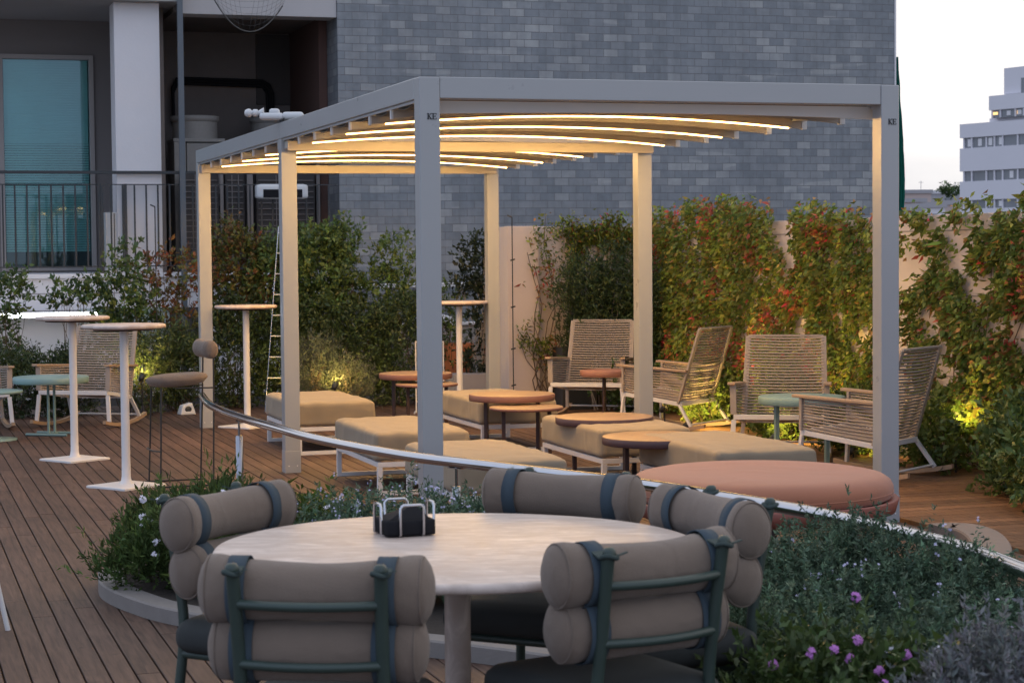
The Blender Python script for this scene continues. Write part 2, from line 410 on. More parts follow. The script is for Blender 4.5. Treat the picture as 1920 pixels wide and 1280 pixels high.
def shrub(name, label, cat, base, blobs, sprigs, per, sl, ll, lw, pal, w, mt='leaf', group=None, upb=.6, spread=.75, stems=7, sr=.006, flowers=None, stem_mat='bark', shell=.55, jit=.25):
    """blobs: (dx, dy, z, rx, ry, rz) ellipsoids; leaves sit along short sprigs that start inside them"""
    root = empty(name, base, 0, label, cat, group)
    bl = np.array(blobs, float); vol = (bl[:, 3] * bl[:, 4] * bl[:, 5]) ** .8
    bi = rng.choice(len(bl), sprigs, p=vol / vol.sum())
    q = rng.normal(size=(sprigs, 3)); q /= np.linalg.norm(q, axis=1, keepdims=True)
    rad = shell + (1 - shell) * rng.random((sprigs, 1)); rad *= 1 + .13 * rng.normal(size=(sprigs, 1))
    ctr = bl[bi, :3]; c = ctr + q * rad * bl[bi, 3:]
    c[:, 2] = np.maximum(c[:, 2], .01 + .05 * rng.random(sprigs))
    d = q * .8 + np.array([0, 0, upb]) + rng.normal(size=(sprigs, 3)) * .35
    d /= np.linalg.norm(d, axis=1, keepdims=True)
    ln = sl * np.exp(rng.normal(size=sprigs) * .3)
    t = rng.random((sprigs, per)) ** .8
    P = (c[:, None] + d[:, None] * (ln[:, None] * t)[:, :, None]).reshape(-1, 3)
    P += rng.normal(size=P.shape) * sl * .04
    D = np.repeat(d, per, 0) * (1 - spread) + rng.normal(size=P.shape) * spread * .6 + np.array([0, 0, .12])
    k = len(P); sc = np.exp(rng.normal(size=k) * .22)
    col = palette(sprigs, pal, w, jit).repeat(per, 0) * .6 + palette(k, pal, w, .18) * .4
    leaf_mesh('foliage', P, D, ll * sc, lw * sc, col, root, mt)
    if stems:
        mb = MB()
        pick = rng.choice(sprigs, min(stems * 5, sprigs), replace=False)
        for j in range(stems):
            e = c[pick[j]]; b0 = np.array([e[0] * .25 + rng.normal() * .02, e[1] * .25 + rng.normal() * .02, 0])
            md = b0 * .5 + e * .5 + rng.normal(size=3) * .04
            mb.tube([b0, b0 * .75 + md * .25 + rng.normal(size=3) * .01, md, e], [sr, sr * .9, sr * .7, sr * .35], 5)
            for g in range(4):
                e2 = c[pick[(stems + j * 4 + g) % len(pick)]]
                if np.linalg.norm(e2 - md) < .6: mb.tube([md, (md + e2) / 2 + rng.normal(size=3) * .03, e2], [sr * .5, sr * .4, sr * .25], 4)
        mb.build('stems', stem_mat, root)
    if flowers:
        for (cnt, fr, fm, fn, zmin) in flowers:
            got = 0
            order = np.argsort(-(c[:, 2] * 1.6 - c[:, 1] * .9 + rng.normal(size=sprigs) * .2))
            for s_ in order:
                if got >= cnt: break
                tip = c[s_] + d[s_] * (ln[s_] * .98 + .012)
                if tip[2] < zmin or d[s_][2] < .15: continue
                got += 1
                mb = MB(); flower(mb, tip, fr, fn); mb.build('flower', fm, root)
    return root

def flower(mb, p, r, clus):
    p = Vector(p)
    for k in range(clus):
        o = p + (Vector(rng.normal(size=3)).normalized() * r * .8 if clus > 1 else Vector((0, 0, 0)))
        nrm = (Vector((rng.normal() * .5, -.9, .7 + rng.normal() * .4)) + (o - p) * (1.2 / r if clus > 1 else 0)).normalized()
        a = nrm.cross(Vector((0, 0, 1))).normalized(); b = nrm.cross(a); s = r * (.95 if clus == 1 else .50)
        for q in range(5):
            t0 = q * 2 * math.pi / 5 + rng.random() * .3
            dv = a * math.cos(t0) + b * math.sin(t0); sv = a * -math.sin(t0) + b * math.cos(t0)
            mb.add([o, o + dv * s * .6 + sv * s * .34, o + dv * s + nrm * s * .12, o + dv * s * .6 - sv * s * .34], [(0, 1, 2, 3)])

# ------------------------------------------------------------------ ground and deck
mb = MB(); mb.lim(-900, 900, -60, 1800, -9.3, -9); tag(mb.build('ground', 'ground'), kind='structure')
mb = MB(); mb.lim(-14, 16, -6, 30, -1.2, -.034); tag(mb.build('roof_slab', 'under_deck'), kind='structure')
def boards(name, u0, u1, v0, v1, pitch, along, seglen, mt='deck_wood'):
    vs = []; fs = []; cols = []
    gap = .0068; n = int(((u1 - u0) if along == 'v' else (v1 - v0)) / pitch)
    for i in range(n):
        a = (u0 if along == 'v' else v0) + i * pitch
        s0, s1 = (v0, v1) if along == 'v' else (u0, u1)
        p = s0 + rng.random() * seglen * -1
        while p < s1:
            q = p + seglen * (.75 + .5 * rng.random())
            lo, hi = max(p, s0), min(q - .003, s1)
            if hi > lo + .01:
                z = rng.normal() * .0006; o = len(vs)
                if along == 'v': x0, x1, y0, y1 = a, a + pitch - gap, lo, hi
                else: x0, x1, y0, y1 = lo, hi, a, a + pitch - gap
                e = .0025
                vs += [(x0, y0, -.03), (x1, y0, -.03), (x1, y1, -.03), (x0, y1, -.03), (x0, y0, z - e), (x1, y0, z - e), (x1, y1, z - e), (x0, y1, z - e),
                       (x0 + e, y0 + e, z), (x1 - e, y0 + e, z), (x1 - e, y1 - e, z), (x0 + e, y1 - e, z)]
                fs += [tuple(o + k for k in f) for f in ((0, 1, 5, 4), (1, 2, 6, 5), (2, 3, 7, 6), (3, 0, 4, 7), (4, 5, 9, 8), (5, 6, 10, 9), (6, 7, 11, 10), (7, 4, 8, 11), (8, 9, 10, 11))]
                c = (float(np.exp(rng.normal() * .13)), float(rng.random()), 0, 1); cols += [c] * 12
            p = q
    me = bpy.data.meshes.new(name); me.from_pydata(vs, [], fs); me.update()
    at_ = me.attributes.new('Col', 'FLOAT_COLOR', 'POINT'); at_.data.foreach_set('color', np.array(cols, np.float32).ravel())
    me.materials.append(M_[mt]); o = bpy.data.objects.new(name, me); COL.objects.link(o)
    o.location = (PGO[0], PGO[1], 0); o.rotation_euler = (0, 0, YAW)
    return tag(o, kind='structure')
boards('deck', -6.2, 2.86, -10.5, 10.6, .0935, 'v', 2.6)
boards('deck_side', 2.866, 6.5, -10.5, 9.5, .12, 'u', 2.2, 'deck_wood_warm_lit')

# ------------------------------------------------------------------ pergola
PW, PL, PM, PH, PS = 2.768, 7.742, 3.7778, 2.4508, .11
per = empty('pergola', (PGO[0], PGO[1], 0), YAW, 'grey aluminium pergola with a lit retractable canvas roof over the ottomans', 'pergola')
BH = .112
def letters(mb, x, y, z, h):           # the two letters on the front of a corner post
    w = h * .16; th = .003
    def seg(x0, z0, x1, z1, ww): mb.bar((x + x0 * h, y, z + z0 * h), (x + x1 * h, y, z + z1 * h), ww, th, (0, 1, 0))
    seg(0, -.5, 0, .5, w * 1.2); seg(-.16, .47, .18, .47, w * .5); seg(-.16, -.47, .18, -.47, w * .5)
    seg(.03, -.02, .5, .48, w * .55); seg(.1, .08, .55, -.5, w * 1.15); seg(.42, .47, .72, .47, w * .5); seg(.38, -.47, .72, -.47, w * .5)
    seg(.86, -.5, .86, .5, w * 1.15); seg(.72, .47, 1.4, .47, w * .55); seg(.72, -.47, 1.4, -.47, w * .55); seg(.86, .0, 1.22, .0, w * .5)
    seg(1.4, .49, 1.4, .26, w * .5); seg(1.4, -.49, 1.4, -.24, w * .5); seg(1.22, .13, 1.22, -.13, w * .45)
for i, (u, v) in enumerate([(0, 0), (PW - PS, 0), (0, PM), (PW - PS, PM), (0, PL - PS), (PW - PS, PL - PS)]):
    mb = MB(); top = PH - .002 if v == 0 else (PH - BH if v > PM + 1 else PH - BH)
    mb.lim(u, u + PS, v, v + PS, .0, top)
    p = mb.build('post', 'pergola_paint', per, .005, 3)
    mb = MB(); mb.lim(u - .002, u + PS + .002, v - .002, v + PS + .002, .0, .155); pb_ = mb.build('post_base', 'pergola_paint', p, .002)
    for bx_ in (.025, PS - .025):
        mb = MB(); mb.lathe([(.006, -.003), (.005, 0), (0, .001)], (u + bx_, v - .002, .05), 8, Matrix.Rotation(math.radians(90), 3, 'X')); mb.build('bolt', 'white_steel', pb_)
    if v == 0:
        mb = MB(); letters(mb, u + .046, v - .0015, 2.245, .031); mb.build('maker_letters', 'black_paint', p)
zb = PH - BH
def rail_beam(u0, u1, v0, v1):
    mb = MB(); mb.lim(u0, u1, v0, v1, zb, PH); b = mb.build('beam', 'pergola_paint', per, .005, 3)
    return b
rail_beam(PS + .001, PW - PS - .001, .004, PS)
rail_beam(PS + .001, PW - PS - .001, PL - PS, PL - .002)
for u0 in (0., PW - PS):
    rail_beam(u0, u0 + PS, PS + .001, PM - .001 + 0.056); rail_beam(u0, u0 + PS, PM + .058, PL)
    mb = MB(); x = u0 + (-.0 if u0 == 0 else 0)
    for a, b in ((PS + .004, PM - .004), (PM + PS + .004, PL - PS - .004)):
        mb.lim(x + .012, x + PS - .012, a, b, zb - .016, zb - .001)
    mb.build('guide_rail', 'pergola_paint', per)
for v in (PM - .10, PL - .135):
    mb = MB(); mb.lim(.025, PW - .03, v, v + .1, zb - .075, zb - .018); mb.lim(.025, PW - .03, v - .016, v - .002, zb - .09, zb - .02)
    mb.build('gutter', 'rafter_white', per, .004)
def arch(u):      # rise of the canvas across the width
    s = 2 * u / PW - 1
    return .068 * (1 - s * s)
NS = 24
us = [.03 + (PW - .06) * i / NS for i in range(NS + 1)]
def arch_strip(mb, v0, v1, z0, z1, ends=True):
    vs = []
    for u in us:
        a = arch(u); vs += [(u, v0, z0 + a), (u, v1, z0 + a), (u, v1, z1 + a), (u, v0, z1 + a)]
    fs = []
    for i in range(NS):
        o = 4 * i
        for a, b in ((0, 1), (1, 2), (2, 3), (3, 0)): fs.append((o + a, o + b, o + 4 + b, o + 4 + a))
    fs += [(3, 2, 1, 0), tuple(4 * NS + k for k in (0, 1, 2, 3))]
    mb.add(vs, fs)
zr = zb - .065
for bay in range(2):
    v0 = (.16 if bay == 0 else PM + PS + .07); step = .513 if bay == 0 else .508
    can = MB(); vs = []; fs = []; nv = 0
    rows = []
    for k in range(7):
        v = v0 + k * step
        if bay == 0 and k == 0:
            mb = MB(); vs_ = []
            for u in us: b_ = zr - .008 + .3 * arch(u); vs_ += [(u, v, b_), (u, v + .02, b_), (u, v + .02, zb - .0005), (u, v, zb - .0005)]
            mb.add(vs_, [(4 * i + a, 4 * i + b, 4 * i + 4 + b, 4 * i + 4 + a) for i in range(NS) for a, b in ((0, 1), (1, 2), (2, 3), (3, 0))] + [(3, 2, 1, 0), tuple(4 * NS + q for q in range(4))]); mb.build('front_plate', 'plate_white', per)
        else:
            mb = MB(); arch_strip(mb, v, v + .02, zr, zr + .062); r = mb.build('rafter', 'rafter_white', per)
            for ue, uw_ in ((.016, .013), (PW - .03, .034)):
                mb2 = MB(); mb2.lim(ue, ue + uw_, v - .005, v + .025, zr - .001, zr + .062); mb2.build('end_cap', 'white_plastic', r)
        if k in (2, 4, 6):
            mb = MB(); vs_ = []
            pts = [(u, v + .010, zr + arch(u) - .009) for u in np.linspace(.115, PW - .115, 26)]
            vs_ = [(u, v + .010 + .0098 * math.cos(a_), zr + arch(u) - .0005 - .0075 * min(1, 3 * math.sin(a_))) for (u, _, _) in pts for a_ in np.linspace(0, math.pi, 7)]
            mb.add(vs_, [(i * 7 + j, i * 7 + j + 1, i * 7 + 8 + j, i * 7 + 7 + j) for i in range(25) for j in range(6)] + [tuple(range(7)), tuple(range(25 * 7, 26 * 7))[::-1]], True); mb.build('light_strip', 'led_warm', per)
        nxt = v0 + (k + 1) * step if k < 6 else (PM - .03 if bay == 0 else PL - .13)
        for j in range(5): rows.append((v + .01 + (nxt - v - .02) * j / 5, .03 * math.sin(math.pi * j / 5)))
    rows.append((nxt, 0))
    for (v, sag) in rows:
        for u in us: vs.append((u, v, zr + .064 + arch(u) - sag))
    w = len(us)
    for i in range(len(rows) - 1):
        for j in range(NS): fs.append((i * w + j, i * w + j + 1, (i + 1) * w + j + 1, (i + 1) * w + j))
    can.add(vs, fs, True); c = can.build('canvas', 'roof_canvas', per)
    so = c.modifiers.new('thick', 'SOLIDIFY'); so.thickness = .004
# white floodlight pair on top of the side beam
fl = empty('floodlight', PG(-.0, PM + .06, PH) + Vector((-.03, 0, 0)), 0.05, 'white twin security floodlight clamped on top of the pergola side beam', 'floodlight')
mb = MB(); mb.cushion((-.02, 0, .045), (.17, .09, .05), .024, 8); mb.cushion((.0, 0, .075), (.075, .06, .05), .022, 6); mb.build('body', 'white_plastic', fl)
mb = MB(); mb.cushion((.13, .0, .05), (.15, .10, .05), .024, 8); mb.build('sensor_head', 'white_plastic', fl)
MY = Matrix.Rotation(math.radians(90), 3, 'Y')
mb = MB(); mb.lathe([(.0, -.21), (.02, -.205), (.03, -.185), (.028, -.165), (.018, -.16), (.018, -.15), (.026, -.148), (.026, -.118), (.016, -.115), (.016, -.09)], (0, 0, .07), 16, MY); mb.build('lamp_barrel', 'white_plastic', fl)
mb = MB(); mb.lathe([(.016, -.112), (.038, -.075), (.034, -.074), (.012, -.095)], (0, 0, .07), 16, MY); mb.build('reflector', 'white_plastic', fl)
mb = MB(); mb.tube([(.07, -.05, .03), (.07, -.07, .0), (.19, -.07, .0), (.19, -.05, .03)], .004, 6); mb.tube([(.05, 0, .03), (.05, 0, 0)], .018, 8); mb.build('bracket', 'black_paint', fl)

# ------------------------------------------------------------------ ottomans
def make_ottoman():
    r = empty('ottoman', (0, 0, 0), 0, '', 'ottoman', 'square ottomans under the pergola')
    W2, D2, s = .30, .61, .032
    mb = MB(); mb.cushion((0, 0, .309), (.63, 1.25, .185), .034, 20, .008, .009); mb.build('cushion', 'ottoman_fabric', r)
    mb = MB(); z0, z1 = .18, .213
    mb.lim(-W2, W2, -D2, -D2 + s, z0, z1); mb.lim(-W2, W2, D2 - s, D2, z0, z1)
    mb.lim(-W2, -W2 + s, -D2 + s + .001, D2 - s - .001, z0, z1); mb.lim(W2 - s, W2, -D2 + s + .001, D2 - s - .001, z0, z1); mb.build('frame', 'white_steel', r, .003)
    for y in (-D2, D2 - s):
        mb = MB(); 
        for x in (-W2, W2 - s): mb.lim(x, x + s, y, y + s, .0, z0 - .001)
        mb.lim(-W2 + s, W2 - s, y, y + s, .0, .028); mb.build('sled_leg', 'white_steel', r, .002)
    return r
ot = make_ottoman()
OTS = [(.61, .97, 0, 'tan ottoman nearest the front left pergola post'), (.60, 2.87, .0, 'tan ottoman second from the front beside the middle left post'), (.62, 5.57, .01, 'tan ottoman at the back left in front of the lit shrub'),
       (2.12, .97, .01, 'tan ottoman directly behind the round pink pouf'), (1.99, 2.53, .0, 'tan ottoman under the two round brown tables on the right'), (1.98, 5.2, .0, 'tan ottoman at the back beside the tall white bar table')]
for i, (u, v, rz, lb) in enumerate(OTS):
    if i == 0: ot.location = PG(u, v); ot.rotation_euler = (0, 0, YAW + rz); ot['label'] = lb
    else: dup(ot, PG(u, v), YAW + rz, lb)

# ------------------------------------------------------------------ low tables
GB = 'round brown lounge tables'
mat('tan_top', (.33, .225, .15), .45, var=.08, scale=10)
mat('aubergine_edge', (.085, .048, .052), .5, var=.08)
mat('brick_edge', (.22, .105, .08), .5, var=.08)
def low_table(name, x, y, z, D, mt, ml, label, group, thick=.05, rz=0., style='pair', edge=None):
    if group == GB: z += .03
    r = empty(name, (x, y, 0), rz, label, 'side table', group); a = D / 2
    mb = MB(); b = .012
    mb.lathe([(0, z), (a - .008, z), (a - .004, z - .002)], n=48); tp = mb.build('table_top', mt, r)
    mb = MB(); mb.lathe([(a - .004, z - .002), (a, z - .006), (a, z - thick + .006), (a - .006, z - thick), (0, z - thick)], n=48); mb.build('edge_band', edge or mt, tp)
    if style == 'pair':
        for sx in (-1, 1):
            mb = MB(); mb.lim(sx * a * .62 - .013, sx * a * .62 + .013, -.02, .02, .0, z - thick - .001); mb.build('leg', ml, r)
        mb = MB(); mb.lim(-a * .62 + .014, a * .62 - .014, -.014, .014, .0, .02)
        for sx in (-1, 1): mb.lim(sx * a * .62 - .013, sx * a * .62 + .013, -a * .6, -.021, 0, .018); mb.lim(sx * a * .62 - .013, sx * a * .62 + .013, .021, a * .6, 0, .018)
        mb.build('floor_rail', ml, r)
    elif style == 'twin':
        for sx in (-1, 1):
            mb = MB(); mb.tube([(sx * .013 , sx * .03, .018), (sx * .013, sx * .03, z - thick)], .0115, 10); mb.build('leg', ml, r)
        mb = MB()
        for sy in (-1, 1): mb.tube([(-.19, sy * .10, .014), (.19, sy * .10, .014)], .012, 8)
        mb.lim(-.013, .013, -.1, .1, .004, .022); mb.build('floor_rail', ml, r)
    else:
        mb = MB(); mb.lathe([(.014, .02), (.014, z - thick)], n=16); mb.build('leg', ml, r)
        mb = MB(); mb.lathe([(0, .016), (a * .8, .012), (a * .8, .0)], n=36); mb.build('floor_plate', ml, r)
    return r
low_table('coffee_table', .893, 12.33, .37, .69, 'tan_top', 'brown_steel', 'round brown coffee table just behind the pink pouf', GB, rz=.35, edge='aubergine_edge')
low_table('coffee_table', .615, 13.46, .40, .66, 'tan_top', 'brown_steel', 'round brown coffee table behind the one next to the pouf', GB, rz=.15, edge='aubergine_edge')
low_table('coffee_table', -.004, 14.96, .45, .645, 'tan_top', 'brown_steel', 'taller round brown table of the nested pair in the middle', GB, rz=-.25, edge='brick_edge')
low_table('coffee_table', .10, 14.54, .385, .54, 'tan_top', 'brown_steel', 'lower thin round brown table tucked below the middle taller one', GB, .022, rz=.1, edge='brick_edge')
low_table('coffee_table', -.85, 17.62, .45, .645, 'tan_top', 'brown_steel', 'taller round terracotta table behind the front left pergola post', GB, rz=-.2, edge='brick_edge')
low_table('coffee_table', -.74, 17.34, .375, .54, 'tan_top', 'brown_steel', 'lower thin terracotta table under the taller one at the back', GB, .022, rz=.2, edge='brick_edge')
pA = at(1132, 765, z=.02)
low_table('side_table', .80, 17.45, .50, .42, 'terracotta_top', 'brown_steel', 'small brown side table in front of the far right rocking chair', 'brown side table', .055, rz=.2, style='twin')
low_table('side_table', -3.95, 17.15, .505, .64, 'teal_paint', 'teal_paint', 'teal round side table before the left rocking chair', 'teal side tables', .055, rz=-.25, style='twin')
low_table('side_table', -4.36, 16.75, .415, .52, 'teal_paint', 'teal_paint', 'lower teal round table cut by the left edge of the picture', 'teal side tables', .022, style='plate')
low_table('side_table', 2.03, 14.05, .51, .61, 'teal_paint', 'teal_paint', 'teal round side table between the two right rocking chairs', 'teal side tables', .055, rz=.25, style='pair')

# ------------------------------------------------------------------ bar tables
def make_bar():
    r = empty('bar_table', (0, 0, 0), 0, '', 'bar table', 'tall white bar tables')
    mb = MB(); a = .278
    mb.lathe([(0, 1.082), (a - .012, 1.082), (a - .002, 1.076), (a, 1.068), (a - .004, 1.058), (a - .02, 1.054), (0, 1.054)], n=56); mb.build('table_top', 'stone_table', r)
    mb = MB(); mb.lathe([(.20, 1.053), (.20, 1.042), (.03, 1.035)], n=36); mb.build('mounting_plate', 'brown_steel', r)
    mb = MB(); mb.lathe([(.055, .022), (.036, .035), (.030, .07), (.0285, .2), (.0285, 1.034)], n=24); mb.build('column', 'white_steel', r)
    mb = MB(); w = .27; q = .045
    out = []
    for k in range(4):
        a0 = k * math.pi / 2
        for j in range(-3, 4):
            t = a0 + j / 3 * .28; rr = w * (1 - .05 * (j / 3) ** 2) / (abs(math.cos(t)) + abs(math.sin(t))) ** 1 * (1.0 if j else .97)
            out.append((rr * math.cos(t), rr * math.sin(t)))
    n = len(out); vs = [(x, y, 0) for x, y in out] + [(x, y, .012) for x, y in out] + [(x * .97, y * .97, .016) for x, y in out] + [(0, 0, .026)]
    fs = [(i, (i + 1) % n, n + (i + 1) % n, n + i) for i in range(n)] + [(n + i, n + (i + 1) % n, 2 * n + (i + 1) % n, 2 * n + i) for i in range(n)]
    fs += [(2 * n + i, 2 * n + (i + 1) % n, 3 * n) for i in range(n)]
    mb.add(vs, fs); mb.build('base_plate', 'white_steel', r)
    return r
bt = make_bar()
BTS = [(-3.302, 15.07, .1, 'white bar table standing left of the other in front of the left rocking chair'), (-2.576, 13.31, .15, 'white bar table nearest the camera beside the grey bar stool'), (-2.36, 17.81, .2, 'white bar table behind the far left pergola post by the ladder'), (-.488, 18.58, .2, 'white bar table at the back beside the far right pergola post')]
for i, (x, y, rz, lb) in enumerate(BTS):
    if i == 0: bt.location = (x, y, 0); bt.rotation_euler = (0, 0, rz); bt['label'] = lb
    else: dup(bt, (x, y, 0), rz, lb)

# ------------------------------------------------------------------ bar stool
st = empty('bar_stool', (-2.24, 13.44, 0), face_rz(-.93, -.37), 'grey bar stool with oval seat and thin black wire frame by the handrail', 'bar stool')
mb = MB(); MS = Matrix.Rotation(-.06, 3, 'X')
mb.lathe([(0, -.03), (.11, -.028), (.17, -.015), (.198, .012), (.2, .022), (.19, .038), (.15, .05), (.08, .054), (0, .055)], (0, .01, .69), 36, MS @ Matrix.Diagonal((.88, 1.04, 1.)))
mb.build('seat', 'dine_cushion', st)
RZ = .0058
for sx in (-1, 1):
    mb = MB(); mb.tube([(sx * .19, .17, .006), (sx * .16, .15, .66)], RZ, 6); mb.build('leg', 'black_paint', st)
    mb = MB(); mb.tube([(sx * .19, -.185, .006), (sx * .165, -.20, .60), (sx * .15, -.205, .90)], RZ, 6); mb.build('leg', 'black_paint', st)
    mb = MB(); mb.tube([(sx * .19, .20, .006), (sx * .19, -.215, .006)], RZ, 6); mb.build('floor_rod', 'black_paint', st)
    mb = MB(); mb.tube([(sx * .163, -.20, .652), (sx * .15, .05, .655)], RZ, 6); mb.build('seat_rod', 'black_paint', st)
mb = MB(); mb.tube([(-.182, .165, .24), (-.1, .2, .24), (.1, .2, .24), (.182, .165, .24)], RZ, 6); mb.build('foot_rest', 'black_paint', st)
mb = MB(); ML = Matrix.Rotation(math.radians(90), 3, 'Y') @ Matrix.Identity(3)
mb.lathe([(0, -.2), (.035, -.197), (.055, -.18), (.056, -.1), (.05, 0), (.056, .1), (.055, .18), (.035, .197), (0, .2)], (0, -.185, .905), 24, Matrix.Diagonal((1, .85, 1.1)) @ ML); mb.build('back_bolster', 'dine_cushion', st)

# ------------------------------------------------------------------ rocking chairs
def make_rocker():
    r = empty('rocking_chair', (0, 0, 0), 0, '', 'rocking chair', 'rope rocking chairs around the terrace')
    fl_, fr_ = Vector((-.335, .28, 0)), Vector((.335, .28, 0))
    mb = MB()
    mb.lim(-.335, .335, .265, .295, .295, .332)
    for s in (-1, 1): mb.bar((s * .325, .262, .313), (s * .305, -.24, .245), .022, .034)
    mb.lim(-.30, .30, -.262, -.238, .228, .262)
    mb.build('seat_frame', 'white_steel', r, .003)
    for s in (-1, 1):
        mb = MB(); mb.bar((s * .335, .28, .334), (s * .34, .275, .548), .045, .02, (0, 1, 0)); mb.build('arm_post', 'rope', r, .002)
        mb = MB(); mb.bar((s * .333, .28, .294), (s * .352, .30, .058), .036, .02, (0, 1, 0)); mb.build('leg', 'white_steel', r, .002)
        mb = MB(); mb.bar((s * .307, -.245, .24), (s * .335, -.37, .06), .03, .022, (0, 1, 0)); mb.build('leg', 'white_steel', r, .002)
        mb = MB(); mb.bar((s * .348, .335, .562), (s * .325, -.33, .525), .055, .02); mb.build('armrest', 'teak', r, .004)
        pts = [(s * (.352 - .017 * t), .40 - .90 * t, .016 + .05 * (2 * t - .95) ** 2) for t in np.linspace(0, 1, 13)]
        mb = MB(); vs = []
        for (x, y, z) in pts: vs += [(x - .016, y, z - .014), (x + .016, y, z - .014), (x + .016, y, z + .016), (x - .016, y, z + .016)]
        fs = []
        for i in range(12):
            for a, b in ((0, 1), (1, 2), (2, 3), (3, 0)): fs.append((4 * i + a, 4 * i + b, 4 * i + 4 + b, 4 * i + 4 + a))
        fs += [(3, 2, 1, 0), (48, 49, 50, 51)]; mb.add(vs, fs); mb.build('rocker', 'teak', r)
    mb = MB(); mb.tube([(-.335, -.36, .075), (.335, -.36, .075)], .009, 6); mb.build('cross_bar', 'white_steel', r)
    B0, B1 = Vector((.305, -.235, .25)), Vector((.285, -.43, .875))
    mb = MB()
    for s in (-1, 1):
        a = Vector((s * B0.x, B0.y, B0.z)); b = Vector((s * B1.x, B1.y, B1.z)); mb.bar(a, b, .04, .02, (0, 1, 0))
    mb.bar((-B1.x, B1.y - .002, B1.z + .004), (B1.x, B1.y - .002, B1.z + .004), .02, .016); mb.build('back_frame', 'rope', r, .003)
    mb = MB(); N = 28
    for i in range(N):
        t = (i + .5) / N; p = B0.lerp(B1, t); sg = .022 * math.sin(math.pi * min(1, t * 1.1)) + .006 * rng.normal() * .5; rr = .0078
        mb.tube([(-p.x, p.y + .008, p.z), (-p.x * .5, p.y - sg * .8, p.z - .004), (0, p.y - sg, p.z - .006), (p.x * .5, p.y - sg * .8, p.z - .004), (p.x, p.y + .008, p.z)], rr, 5, False)
    mb.build('back_cords', 'rope', r)
    for s in (-1, 1):
        mb = MB(); N = 11
        for i in range(N):
            t = (i + .6) / N
            a = Vector((s * .333, .275, .335)).lerp(Vector((s * .338, .275, .545)), t); b = Vector((s * .305, -.25, .265)).lerp(Vector((s * .298, -.325, .52)), t)
            mb.tube([a, a.lerp(b, .5) - Vector((0, 0, .003)), b], .0074, 5, False)
        mb.build('side_cords', 'rope', r)
    mb = MB(); N = 18
    for i in range(N):
        t = (i + .5) / N; y = .26 - .49 * t; z = .325 - .068 * t
        mb.tube([(-.318 + .014 * t, y, z), (0, y, z - .018), (.318 - .014 * t, y, z)], .0078, 5, False)
    mb.build('seat_cords', 'rope', r)
    return r
rk = make_rocker()
def rk_loc(x, y, dx, dy):        # x, y = middle of the top of the back
    L = math.hypot(dx, dy); return (x + .43 * dx / L, y + .43 * dy / L, 0), face_rz(dx, dy)
RKS = [(-3.745, 18.55, -.24, -.97, 'rope rocking chair behind the two left bar tables'), (.86, 18.98, -.26, -.96, 'rope rocking chair farthest back beside the dark planter'), (1.725, 16.97, -.83, .55, 'rope rocking chair seen from behind next to the middle right post'),
       (2.09, 15.3, -.2, -.98, 'rope rocking chair facing the camera behind the teal side table'), (2.70, 13.22, -.80, .60, 'rope rocking chair nearest at the right seen through the front right post'), (-5.0, 18.25, .34, -.94, 'rope rocking chair mostly cut off by the left picture edge')]
for i, (x, y, dx, dy, lb) in enumerate(RKS):
    loc, rz = rk_loc(x, y, dx, dy)
    if i == 0: rk.location = loc; rk.rotation_euler = (0, 0, rz); rk['label'] = lb
    else: dup(rk, loc, rz, lb)

# ------------------------------------------------------------------ pink pouf
pf = empty('pouf', (1.195, 9.67, 0), .3, 'large round pink pouf with a terracotta base in front of the ottomans', 'pouf')
PZ = .034; mb = MB(); a = .635
def wav(prof, n, seed):
    pass
mb.lathe([(r_, z_ + PZ) for r_, z_ in [(0, .443), (.2, .4425), (.4, .441), (.53, .436), (.59, .424), (.622, .402), (a, .375), (a, .345), (.622, .322), (.6, .312), (0, .31)]], n=72); cu = mb.build('cushion', 'pouf_fabric', pf)
mb = MB(); mb.tube([(a * math.cos(t) * .998, a * math.sin(t) * .998, .352 + PZ) for t in np.linspace(0, 2 * math.pi, 73)], .004, 6, False); mb.build('piping', 'pouf_fabric', cu)
mb = MB(); mb.lathe([(.60, .342), (.655, .356), (.662, .349), (.645, .29), (.57, .262), (0, .258)], n=64); mb.build('base', 'pouf_base', pf)
for k in range(6):
    t = k * math.pi / 3 + .2; mb = MB(); mb.tube([(.47 * math.cos(t), .47 * math.sin(t), .26), (.5 * math.cos(t), .5 * math.sin(t), 0)], [.03, .022], 12); mb.build('leg', 'brown_steel', pf)

# ------------------------------------------------------------------ planter with curb, and handrail
def spline(pts, per=8):
    P = [np.array(p, float) for p in pts]; out = []
    for i in range(len(P) - 1):
        p0, p1, p2, p3 = P[max(i - 1, 0)], P[i], P[i + 1], P[min(i + 2, len(P) - 1)]
        for k in range(per):
            t = k / per
            out.append(.5 * ((2 * p1) + (-p0 + p2) * t + (2 * p0 - 5 * p1 + 4 * p2 - p3) * t * t + (-p0 + 3 * p1 - 3 * p2 + p3) * t ** 3))
    out.append(P[-1]); return out
near = [(-1.95, 9.35), (-1.86, 8.98), (-1.68, 8.64), (-1.41, 8.3), (-.9, 7.9), (-.16, 7.5), (.55, 6.95), (.98, 6.35), (.98, 5.6), (.84, 5.0), (.78, 4.2), (.8, 3.0)]
far = [(2.9, 3.0), (2.75, 5.3), (2.5, 6.6), (2.1, 7.5), (1.7, 8.1), (1.2, 8.5), (.7, 8.8), (.2, 9.1), (-.4, 9.55), (-1.0, 9.9), (-1.5, 10.03), (-1.85, 9.8), (-1.95, 9.35)]
ring = spline(near)[:-1] + spline(far)[:-1]
pl = empty('planter', (0, 0, 0), 0, 'low curving stone planter bed running behind the dining table', 'planter')
